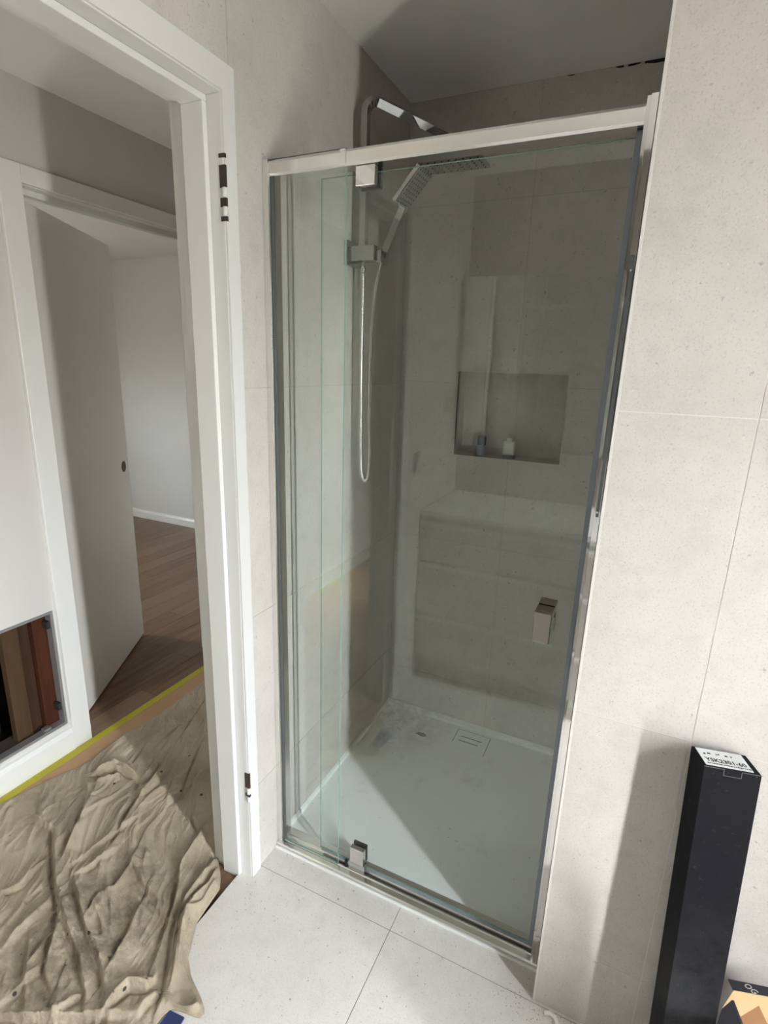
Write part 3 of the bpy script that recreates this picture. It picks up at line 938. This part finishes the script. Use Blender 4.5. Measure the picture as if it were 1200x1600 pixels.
# --- blue corner under the sheet
bm = prism(bmesh.new(), [(0.054, -0.5155), (0.094, -0.5115), (0.108, -0.60), (0.058, -0.64)], 'z', 0.0006, 0.006)
link('blue_mat', bm, 'bluemat', label='navy blue flat mat corner poking out beside the dust sheet', cat='mat')

# --- shower tray
st = empty('shower_tray', (0.4, 0.4, 0), label='white square shower tray with marks behind the glass screen', cat='shower tray')
st.location = (0, 0, 0)
box('base', (0.0015, XW - .0015, 0.031, YB - .0015, -0.02, 0.020), 'tray', st)
bm = bmesh.new()
prism(bm, [(YB - .0015, .020), (YB - .019, .020), (YB - .017, .033), (YB - .006, .040), (YB - .0015, .040)], 'x', 0.0015, XW - .0015)
link('rim', bm, 'tray', st)
bm = bmesh.new()
prism(bm, [(.0015, .020), (.012, .020), (.010, .030), (.0015, .034)], 'y', 0.031, YB - .019)
link('rim', bm, 'tray', st)
DX0, DX1, DYa, DYb = 0.342, 0.474, 0.640, 0.756
dr = box('drain_cover', (DX0, DX1, DYa, DYb, 0.0199, 0.0215), 'tray', st, bev=0.0006)
M['gap'] = mat('dark_drain_gap', (0.07, 0.07, 0.06), 0.9)
bm = bmesh.new()
for a in ((DX0 - .002, DX1 + .002, DYb, DYb + .002), (DX0 - .002, DX0, DYa + .03, DYb), (DX1, DX1 + .002, DYa, DYb)):
    bx(bm, a[0], a[1], a[2], a[3], 0.0197, 0.0206)
link('drain_gap', bm, 'gap', dr)
for y, x0, x1 in ((0.716, 0.362, 0.450), (0.688, 0.360, 0.440)):
    box('drain_slot', (x0, x1, y - .0016, y + .0016, 0.0210, 0.0219), 'gap', dr)
rnd = random.Random(4)
bm = bmesh.new()
prism(bm, [(0.215 + 0.03 * math.cos(a) * rnd.uniform(.5, 1.1), 0.652 + 0.012 * math.sin(a) * rnd.uniform(.6, 1.2)) for a in [k * 2 * math.pi / 14 for k in range(14)]], 'z', 0.0199, 0.0203)
M['smear'] = mat('grey_smear', (0.22, 0.21, 0.18), 0.8)
link('dirt_patch', bm, 'smear', st, label='grey dirt patch')

# --- shower screen
ss = empty('shower_screen', (0.4, 0, 0), label='frameless glass pivot door shower screen with chrome rails', cat='shower screen')
ss.location = (0, 0, 0)


def pane(name, x0, x1, y0, y1, z0, z1, parent):
    bm = bx(bmesh.new(), x0, x1, y0, y1, z0, z1)
    for f in bm.faces:
        f.material_index = 0 if abs(f.normal.y) > 0.9 else 1
    return link(name, bm, ['glass', 'glassedge'], parent)


def rail(bm, x0, x1, prof):
    return prism(bm, prof, 'x', x0, x1)


ZT = 1.902
link('top_rail', rail(bmesh.new(), 0.016, 0.786, [(-0.019, 1.868), (-0.024, 1.872), (-0.024, 1.893), (-0.019, 1.899), (0.016, 1.899), (0.020, 1.893), (0.020, 1.872), (0.016, 1.868)]), 'alu', ss)
link('wall_channel', prism(bmesh.new(), [(0.0008, -0.026), (0.0165, -0.026), (0.0175, -0.022), (0.0175, 0.020), (0.0008, 0.020)], 'z', 0.012, ZT), 'alu', ss)
# right jamb: two-step channel
bm = prism(bmesh.new(), [(0.7842, -0.020), (0.7852, -0.0245), (0.7905, -0.0250), (0.7915, -0.031), (0.8025, -0.031), (0.8035, -0.026), (0.8040, -0.010), (0.8075, -0.010), (0.8075, 0.020), (0.7842, 0.020)], 'z', 0.012, ZT + 0.006)
link('jamb_channel', bm, 'chrome', ss)
box('jamb_slot', (0.7945, 0.8000, -0.0317, -0.0300, 1.19, 1.665), 'seal', ss)
for z in (1.64, 1.20):
    bm = lathe(bmesh.new(), [(0.002, -.0008), (0.0022, .0004), (0.0005, .0008)], 0, 0, 10)
    bmesh.ops.rotate(bm, verts=bm.verts, cent=(0, 0, 0), matrix=Matrix.Rotation(math.radians(90), 3, 'X'))
    bmesh.ops.translate(bm, verts=bm.verts, vec=(0.7972, -0.0322, z))
    link('screw', bm, 'alu', ss)
# bottom rail: front lip, shallow track, back lip
bm = rail(bmesh.new(), 0.0015, 0.8065, [(-0.034, 0.0), (-0.034, 0.008), (-0.030, 0.012), (-0.016, 0.0135), (-0.014, 0.016), (-0.010, 0.016), (-0.009, 0.009), (0.006, 0.009), (0.007, 0.020), (0.030, 0.020), (0.030, 0.0)])
link('bottom_rail', bm, 'alu', ss)
link('sill_bead', rail(bmesh.new(), 0.0015, 0.8065, [(-0.0415, 0.0), (-0.0415, .0035), (-0.0395, .0062), (-0.0345, .0062), (-0.0345, 0.0)]), 'silicone', ss)
fx = pane('fixed_panel', 0.0185, 0.2120, -0.0165, -0.0105, 0.0165, 1.9035, ss)
fx.location = (0, 0, 0)
link('fixed_panel_seal', prism(bmesh.new(), [(0.0176, -0.019), (0.0205, -0.019), (0.0222, -0.0138), (0.0205, -0.008), (0.0176, -0.008)], 'z', 0.018, 1.867), 'darkseal', ss)
box('panel_clip', (0.201, 0.2155, -0.0255, -0.0245, 1.868, 1.899), 'alu', ss, bev=0.0004)
# pivot door
DXa, DXb = 0.1400, 0.7735
dp = pane('door_panel', DXa, DXb, 0.0000, 0.0060, 0.030, 1.857, ss)
link('door_seal', prism(bmesh.new(), [(DXb + .0002, -0.003), (DXb + .0095, -0.005), (DXb + .0105, 0.004), (DXb + .0085, 0.010), (DXb + .0002, 0.009)], 'z', 0.026, 1.866), 'seal', ss, label='grey magnetic strip on the door edge')
link('door_bottom_seal', rail(bmesh.new(), 0.145, DXb, [(-0.0012, 0.023), (0.0008, 0.0295), (0.0052, 0.0295), (0.0105, 0.0215), (0.0095, 0.0205)]), 'seal', ss)
# pivots
hp = box('top_pivot', (0.2340, 0.2800, -0.0150, -0.0010, 1.829, 1.8675), 'chrome', ss, bev=0.0012)
box('backing_plate', (0.2350, 0.2835, 0.0070, 0.0160, 1.826, 1.8670), 'rubber', hp, bev=0.001)
bp_ = box('bottom_pivot', (0.2520, 0.2960, -0.0160, -0.0010, 0.047, 0.099), 'chrome', ss, bev=0.0012)
box('backing_plate', (0.2520, 0.2960, 0.0070, 0.0140, 0.047, 0.101), 'rubber', bp_, bev=0.001)
box('pivot_foot', (0.2480, 0.3000, -0.0150, 0.0030, 0.0175, 0.0465), 'chromedark', bp_, bev=0.002)
for x in (0.233, 0.243):
    bm = lathe(bmesh.new(), [(0.0038, 0.0165), (0.0042, 0.019), (0.0042, 0.029), (0.003, 0.0315)], x, -0.003, 12)
    link('screw', bm, 'rubber' if x < 0.24 else 'chromedark', bp_, smooth=True)
M['handlechrome'] = mat('dimmed_handle_chrome', (0.46, 0.42, 0.39), 0.06, 1.0)  # reflection of the brownish room put into the chrome colour
# handle: a square chrome pull on each face
hd = link('handle', bx(bmesh.new(), 0.7010, 0.7370, -0.0430, -0.0330, 0.900, 0.970, bev=0.0012), 'handlechrome', ss)
box('handle_post', (0.7010, 0.7370, -0.0330, -0.0005, 0.948, 0.970), 'handlechrome', hd, bev=0.0010)
box('handle_post', (0.7010, 0.7370, 0.0065, 0.0330, 0.948, 0.970), 'handlechrome', hd, bev=0.0010)
box('inner_grip', (0.7010, 0.7370, 0.0330, 0.0430, 0.900, 0.970), 'handlechrome', hd, bev=0.0012)

# --- shower set on the left wall
sh = empty('shower_set', (0.05, 0.38, 1.77), label='square chrome twin shower with rain head and hand shower on hose', cat='shower')
sh.location = (0, 0, 0)
px, py = 0.047, 0.380


def arc(c, a, b, n=8):
    """quarter bend from direction a to direction b about c"""
    return [tuple(c[i] - a[i] * 0 + (-b[i]) * math.cos(k * math.pi / 2 / n) * R_ + a[i] * math.sin(k * math.pi / 2 / n) * R_ for i in range(3)) for k in range(n + 1)]


R_ = 0.034
end = Vector((0.236, 0.553, 2.108)); top_z = 2.166
dirv = Vector((end.x - px, end.y - py, end.z - top_z)).normalized()
flat = Vector((dirv.x, dirv.y, 0)).normalized()
pts = [(px, py, 1.797), (px, py, 1.9), (px, py, 2.05), (px, py, top_z - R_)]
for k in range(1, 9):
    a = k * math.pi / 2 / 8
    q = Vector((px, py, top_z - R_)) + flat * (R_ * (1 - math.cos(a))) + Vector((0, 0, R_ * math.sin(a)))
    pts.append(tuple(q))
pts += [tuple(end)]
bm = bmesh.new()
tube(bm, pts, 0.0095, square=True, ry=0.0105)
link('riser_arm', bm, 'showerchrome', sh)
bm = bmesh.new()
lathe(bm, [(0.011, 2.056), (0.014, 2.060), (0.014, 2.085), (0.009, 2.092), (0.009, 2.115)], end.x, end.y, 16)
link('swivel_joint', bm, 'showerchrome', sh, smooth=True)
RX0, RX1, RY0, RY1, RZ = 0.138, 0.333, 0.470, 0.640, 2.046
rh = box('rain_head', (RX0, RX1, RY0, RY1, RZ, RZ + 0.0095), 'chromedark', sh, bev=0.0015)
bm = bmesh.new()
for i in range(9):
    for j in range(8):
        cx, cy = RX0 + (i + .5) / 9 * (RX1 - RX0), RY0 + (j + .5) / 8 * (RY1 - RY0)
        lathe(bm, [(0.0021, RZ + .001), (0.0030, RZ - .0010), (0.0012, RZ - .0028)], cx, cy, 6)
nz_ = link('nozzles', bm, 'spray', rh, kind='stuff')
dv_ = box('diverter', (0.0120, 0.0920, 0.3600, 0.4010, 1.7560, 1.7970), 'showerchrome', sh, bev=0.0015)
box('wall_plate', (0.0006, 0.0120, 0.3470, 0.4150, 1.7440, 1.8120), 'showerchrome', sh, bev=0.0015)
box('handset_bracket', (0.0925, 0.1120, 0.3720, 0.4120, 1.7500, 1.7850), 'chromedark', sh, bev=0.003)
# hand shower: flat handle and square head
hs = empty('hand_shower', (0, 0, 0))
hs.parent = sh
A0 = Vector((0.1000, 0.398, 1.762)); A1 = Vector((0.1640, 0.398, 1.900))
bm = tube(bmesh.new(), [A0, A0.lerp(A1, .5), A1], 0.0105, square=True, up=(0, 1, 0), ry=0.0085)
hh = link('handset_handle', bm, 'showerchrome', sh)
dh = Vector((0.66, 0, 0.75)).normalized(); nh = Vector((0.75, 0, -0.66)).normalized(); wv = Vector((0, 1, 0))
P0 = Vector((0.157, 0.398, 1.898)); hl, hw2, th = 0.106, 0.046, 0.013


def hp_(a, b, c):
    return P0 + dh * a + wv * b + nh * c


bm = bmesh.new()
bx(bm, 0, hl, -hw2, hw2, -th, 0, bev=0.002)
for v in bm.verts:
    v.co = hp_(v.co.x, v.co.y, v.co.z)
bmesh.ops.recalc_face_normals(bm, faces=bm.faces)
hhd = link('handset_head', bm, 'showerchrome', sh)
bm = bmesh.new()
bx(bm, .004, hl - .004, -hw2 + .004, hw2 - .004, 0, .0008)
for v in bm.verts:
    v.co = hp_(v.co.x, v.co.y, v.co.z)
M['sprayface'] = mat('grey_spray_face', (0.34, 0.34, 0.34), 0.4, 0.3)
link('spray_face', bm, 'sprayface', hhd)
bm = bmesh.new()
for i in range(9):
    for j in range(6):
        b2 = bmesh.new()
        lathe(b2, [(0.0030, 0), (0.0026, 0.0012), (0.0010, 0.0022)], (i + .5) / 9 * hl, -hw2 + .006 + (j + .5) / 6 * (2 * hw2 - .012), 6)
        tmp = bpy.data.meshes.new('t'); b2.to_mesh(tmp); b2.free()
        bm.from_mesh(tmp); bpy.data.meshes.remove(tmp)
for v in bm.verts:
    v.co = hp_(v.co.x, v.co.y, v.co.z)
link('nozzles', bm, 'spray', hhd, kind='stuff')
bpy.data.objects.remove(hs)
bm = bmesh.new()
lathe(bm, [(0.0065, 1.728), (0.0085, 1.731), (0.0085, 1.743), (0.0055, 1.747), (0.0055, 1.7555)], px, py, 10)
link('hose_nut', bm, 'hose', sh, smooth=True)
# hose hanging in a long loop
ctrl = [(px, py, 1.728), (px, .381, 1.62), (px - .001, .383, 1.45), (px, .386, 1.28), (px + .001, .389, 1.17), (px + .006, .391, 1.118), (px + .016, .393, 1.102), (px + .026, .395, 1.118), (px + .029, .396, 1.18), (px + .024, .397, 1.30), (px + .022, .398, 1.45), (px + .026, .398, 1.60), (px + .036, .398, 1.69), (px + .053, .398, 1.760)]


def catmull(P, n=8):
    P = [Vector(q) for q in P]
    out = []
    for i in range(len(P) - 1):
        a, b, c_, d_ = P[max(i - 1, 0)], P[i], P[i + 1], P[min(i + 2, len(P) - 1)]
        for k in range(n):
            t_ = k / n
            out.append(0.5 * ((2 * b) + (c_ - a) * t_ + (2 * a - 5 * b + 4 * c_ - d_) * t_ ** 2 + (3 * b - a - 3 * c_ + d_) * t_ ** 3))
    return out + [P[-1]]


link('hose', tube(bmesh.new(), catmull(ctrl), 0.0062, seg=10), 'hose', sh, smooth=True)

# --- two bottles in the niche
r0 = empty('deodorant', (0.322, YB + 0.034, NZ0), label='small roll-on bottle with dark navy cap in the shower niche', cat='bottle')
M['capblue'] = mat('navy_cap', (0.03, 0.035, 0.06), 0.4)
M['paleblue'] = mat('pale_blue_plastic', (0.30, 0.33, 0.37), 0.35)


def at(bm, loc):
    return bm


for nm, prof, mm_ in (('bottle_body', [(.012, .0003), (.0165, .003), (.0175, .02), (.0165, .036), (.014, .0395)], 'paleblue'), ('cap', [(.0155, .0395), (.0165, .041), (.0165, .068), (.0150, .0735), (.009, .0755)], 'capblue')):
    o = link(nm, lathe(bmesh.new(), prof, 0, 0, 20), mm_, smooth=True)
    o.parent = r0
r1 = empty('toiletry_bottle', (0.428, YB + 0.030, NZ0), label='small pale square bottle with dark foot in the shower niche', cat='bottle')
M['cream'] = mat('cream_plastic', (0.62, 0.62, 0.56), 0.35)
for nm, bm, mm_ in (('bottle_body', bx(bmesh.new(), -.021, .021, -.014, .014, .012, .062, bev=.006), 'cream'),
                    ('foot', bx(bmesh.new(), -.0205, .0205, -.0135, .0135, .0003, .0118, bev=.001), 'seal'),
                    ('cap', lathe(bmesh.new(), [(.009, .0622), (.0095, .064), (.0095, .074), (.006, .077)], -.002, 0, 14), 'white')):
    o = link(nm, bm, mm_)
    o.parent = r1

# --- tall black carton leaning by the tiled wall
bc = empty('black_carton', (0, 0, 0), label='tall narrow black carton leaning against the pale tiled wall', cat='box')
hC = 0.812
T0 = [Vector(q) for q in ((1.016, -0.130, hC), (1.033, -0.1785, hC), (1.1205, -0.1610, hC), (1.1025, -0.1135, hC))]   # back-left, front-left, front-right, back-right
shift = Vector((0.030, -0.030, -hC + 0.0006))
B0 = [q + shift for q in T0]
bm = bmesh.new()
tv = [bm.verts.new(q) for q in T0]; bv = [bm.verts.new(q) for q in B0]
for i in range(4):
    bm.faces.new((bv[i], bv[(i + 1) % 4], tv[(i + 1) % 4], tv[i]))
bm.faces.new(tv); bm.faces.new(bv)
bmesh.ops.recalc_face_normals(bm, faces=bm.faces)
bmesh.ops.bevel(bm, geom=list(bm.edges), offset=0.0008, segments=1, affect='EDGES')
link('carton_body', bm, 'carton', bc)
ux = (T0[2] - T0[1]).normalized(); uz = (T0[1] - B0[1]).normalized(); uy = (T0[0] - T0[1]).normalized()
nrm = ux.cross(uy).normalized()
fn = uz.cross(ux).normalized()
fn = fn if fn.y < 0 else -fn


def quad_slab(bm, o, a, b, n, t0=0.0, t1=0.0006):
    vs = [o, o + a, o + a + b, o + b]
    lo = [bm.verts.new(v + n * t0) for v in vs]; hi = [bm.verts.new(v + n * t1) for v in vs]
    bm.faces.new(lo); bm.faces.new(hi)
    for i in range(4):
        bm.faces.new((lo[i], lo[(i + 1) % 4], hi[(i + 1) % 4], hi[i]))
    bmesh.ops.recalc_face_normals(bm, faces=bm.faces)
    return bm


wT = (T0[2] - T0[1]).length; dT = (T0[0] - T0[1]).length
lab = link('label_sticker', quad_slab(bmesh.new(), T0[1] + ux * .0045 + uy * .004, ux * (wT - .015), uy * (dT - .007), nrm, 0.0002, 0.0008), 'labelpaper', bc, label='white printed label on the top')
Mt = Matrix((( ux.x, uy.x, nrm.x, 0), (ux.y, uy.y, nrm.y, 0), (ux.z, uy.z, nrm.z, 0), (0, 0, 0, 1)))


def on_top(u, v):
    c_ = T0[1] + ux * u + uy * v + nrm * 0.0011
    return Matrix.Translation(c_) @ Mt


text('lettering', 'YSK2301-60', 0.0128, 'ink', lab, on_top(wT * .47, dT * .36))
text('lettering', 'BRUSHED SLIDING RAIL FOR SHOWER', 0.0036, 'ink', lab, on_top(wT * .47, dT * .17)) if False else None
bm = bmesh.new()
rnd = random.Random(9)
u = wT * .10
while u < wT * .84:
    l_ = rnd.uniform(.0015, .0045)
    quad_slab(bm, T0[1] + ux * u + uy * (dT * .165), ux * l_, uy * .0022, nrm, .0009, .0011)
    u += l_ + rnd.uniform(.0006, .0012)
u = wT * .14
while u < wT * .84:
    l_ = rnd.uniform(.002, .006)
    if rnd.random() < .62:
        quad_slab(bm, T0[1] + ux * u + uy * (dT * (.66 + rnd.uniform(-.03, .03))), ux * l_, uy * .0034, nrm, .0009, .0011)
    u += l_ + rnd.uniform(.0015, .005)
link('small_print', bm, 'ink', lab, kind='stuff')
# tuck flap cut in the front edge
bm = bmesh.new()
M['fold'] = mat('worn_grey_carton_edge', (0.13, 0.125, 0.12), 0.8)
fo = T0[1]
for (a, b, wd, hg) in ((.031, .0, .0007, .012), (.0585, .0, .0007, .012), (.031, .012, .0282, .0007), (.0, .0, .031, .0008), (.0585, .0, wT - .0585, .0008)):
    quad_slab(bm, fo + ux * a - uz * (b + hg), ux * wd, uz * hg, fn, 0.0002, 0.0006)
link('tuck_flap', bm, 'fold', bc)

# --- opened cardboard box at the lower right
ob = empty('open_box', (0, 0, 0), label='opened brown cardboard box with dark navy printed flaps beside the black carton', cat='box')
bm = bmesh.new()
BX0, BX1, BY0, BY1, BH = 1.150, 1.470, -0.520, -0.215, 0.300
for d_ in ((BX0, BX0 + .004, BY0, BY1, .0008, BH), (BX1 - .004, BX1, BY0, BY1, .0008, BH), (BX0 + .004, BX1 - .004, BY0, BY0 + .004, .0008, BH), (BX0 + .004, BX1 - .004, BY1 - .004, BY1, .0008, BH), (BX0 + .004, BX1 - .004, BY0 + .004, BY1 - .004, .0008, .005)):
    bx(bm, *d_)
link('box_body', bm, 'cardboard', ob)


def flap(name, pts, m, th=0.003, parent=ob, **kw):
    pts = [Vector(q) for q in pts]
    n_ = (pts[1] - pts[0]).cross(pts[2] - pts[0]).normalized()
    bm = bmesh.new()
    lo = [bm.verts.new(q) for q in pts]; hi = [bm.verts.new(q - n_ * th) for q in pts]
    bm.faces.new(lo); bm.faces.new(hi)
    k_ = len(pts)
    for i in range(k_):
        bm.faces.new((lo[i], lo[(i + 1) % k_], hi[(i + 1) % k_], hi[i]))
    bmesh.ops.recalc_face_normals(bm, faces=bm.faces)
    return link(name, bm, m, parent, **kw)


FB = [(1.1570, -0.1250, 0.3230), (1.1620, -0.1500, 0.3300), (1.2164, -0.1488, 0.3477), (1.2391, -0.1471, 0.3548), (1.2390, -0.1250, 0.3500)]
flap('back_flap_lip', FB, 'navyprint', label='dark navy printed lip of the back flap')
FT = [(1.1620, -0.1530, 0.3330), (1.1460, -0.1720, 0.3020), (1.1418, -0.1905, 0.2757), (1.2530, -0.1948, 0.3079), (1.2430, -0.1520, 0.3620)]
flap('back_flap', FT, 'cardsunlit', label='inner side of the back flap, coloured as sunlit')
FF = [(1.1220, -0.2850, 0.4630), (1.1190, -0.2620, 0.4080), (1.1199, -0.2535, 0.3504), (1.1267, -0.2721, 0.3132), (1.1403, -0.3531, 0.4508), (1.1310, -0.3200, 0.4640)]
flap('side_flap', FF, 'navyprint', label='dark navy printed side flap')
FR = [(1.1630, -0.2700, 0.4580), (1.1380, -0.2900, 0.4440), (1.1440, -0.3243, 0.4238), (1.1988, -0.3136, 0.4346), (1.1760, -0.2900, 0.4470)]
flap('front_flap', FR, 'cardboard')


def on_plane(o, a, b, tx=0.0, ty=0.0, lift=0.001, rot=-48):
    o, a, b = Vector(o), Vector(a), Vector(b)
    ex = (a - o).normalized(); n_ = ex.cross(b - o).normalized()
    if n_.dot(Vector(_C) - o) < 0: n_ = -n_
    ey = n_.cross(ex)
    return Matrix.Translation(o + ex * tx + ey * ty + n_ * lift) @ Matrix(((ex.x, ey.x, n_.x, 0), (ex.y, ey.y, n_.y, 0), (ex.z, ey.z, n_.z, 0), (0, 0, 0, 1))) @ Matrix.Rotation(math.radians(rot), 4, 'Z')


fb = [o for o in ob.children if o.name == 'back_flap_lip'][0]
text('lettering', 'OG', 0.016, 'whiteink', fb, on_plane(FB[1], FB[2], FB[0], 0.030, 0.010))
text('lettering', 'B', 0.016, 'whiteink', fb, on_plane(FB[1], FB[2], FB[0], 0.068, 0.012))
sf = [o for o in ob.children if o.name == 'side_flap'][0]
text('lettering', 'TY', 0.016, 'whiteink', sf, on_plane(FF[0], FF[5], FF[2], 0.038, -0.012))


# --- small things on the floor
bm = tube(bmesh.new(), [(0.838, -0.1285, 0.006), (0.850, -0.1225, 0.0065), (0.862, -0.1250, 0.0065), (0.869, -0.1345, 0.006), (0.868, -0.145, 0.0055)], 0.005, seg=10)
link('plastic_offcut', bm, 'white', smooth=True, label='short curved white plastic offcut at the foot of the tiled wall', cat='offcut')
bm = bmesh.new()
rnd = random.Random(12)
spots = [(0.80, -0.13, .045, 90), (0.06, -0.22, .05, 40), (0.40, -0.20, .30, 60)]
for cx, cy, sp_, cnt in spots:
    for _ in range(cnt):
        x, y = rnd.gauss(cx, sp_), rnd.gauss(cy, sp_ * .6)
        if x < 0.02 or (x > XW - .006 and y > YW - .006) or y > -0.048:
            continue
        r_ = rnd.uniform(.0006, .0018)
        bmesh.ops.create_icosphere(bm, subdivisions=1, radius=r_, matrix=Matrix.Translation((x, y, r_ * .8)))
M['grit'] = mat('plaster_grit', (0.50, 0.42, 0.34), 0.9)
link('grit', bm, 'grit', label='fine plaster grit scattered on the bathroom floor tiles', cat='grit', kind='stuff')

# --- vanity and mirror behind the camera, seen reflected in the glass
va = empty('vanity', (0, 0, 0), label='white drawer vanity under the mirror, reflected in the shower glass', cat='vanity')
VX0, VX1, VY0, VY1, VZ = 0.004, 0.780, -1.545, -1.045, 0.845
box('worktop', (VX0, VX1, VY0, VY1, VZ - .022, VZ), 'white', va, bev=0.002)
M['vanbody'] = mat('vanity_carcass', (0.40, 0.39, 0.36), 0.5)
M['vanfront'] = mat('vanity_front', (0.52, 0.51, 0.48), 0.4)
box('carcass', (VX0, VX1, VY0, VY1 - .03, 0.10, VZ - .0225), 'vanbody', va)
for z0, z1 in ((0.61, 0.795), (0.35, 0.60), (0.11, 0.34)):
    dw = box('drawer', (VX0 + .002, VX1 - .002, VY1 - .0295, VY1 - .010, z0, z1), 'vanfront', va, bev=0.0015)
    box('drawer_edge', (VX0 + .002, VX1 - .002, VY1 - .0098, VY1 - .002, z1 - .018, z1 - .001), 'white', dw)
box('plinth', (VX0, VX1, VY0, VY1 - .08, 0.0005, 0.0998), 'vanbody', va)
mc = empty('mirror_cabinet', (0, 0, 0), label='mirror fronted cabinet above the vanity, reflected in the shower glass', cat='cabinet')
box('carcass', (0.030, 0.780, -1.549, -1.440, 1.10, 1.870), 'white', mc)
M['mirror'] = mat('mirror', (0.75, 0.78, 0.76), 0.02, 1.0)
box('mirror_door', (0.031, 0.180, -1.4395, -1.4300, 1.101, 1.869), 'mirror', mc)
box('mirror_door', (0.182, 0.779, -1.4395, -1.4300, 1.101, 1.869), 'mirror', mc)
M['plate'] = mat('grey_brown_wall_plate', (0.17, 0.155, 0.14), 0.6)
for nm, dims, lb in (('power_outlet', (0.0006, 0.010, -1.40, -1.30, 1.26, 1.33), 'grey-brown double power outlet on the tiled wall, faint in the glass'), ('light_switch', (0.0006, 0.010, -1.02, -0.95, 1.02, 1.115), 'grey-brown light switch by the door frame, faint in the glass')):
    q = box(nm, dims, 'plate', bev=0.002, label=lb, cat='switch' if 'switch' in nm else 'outlet')
    box('rocker', (0.0102, 0.0125, (dims[2] + dims[3]) / 2 - .012, (dims[2] + dims[3]) / 2 + .012, dims[4] + .02, dims[5] - .02), 'vanbody', q)
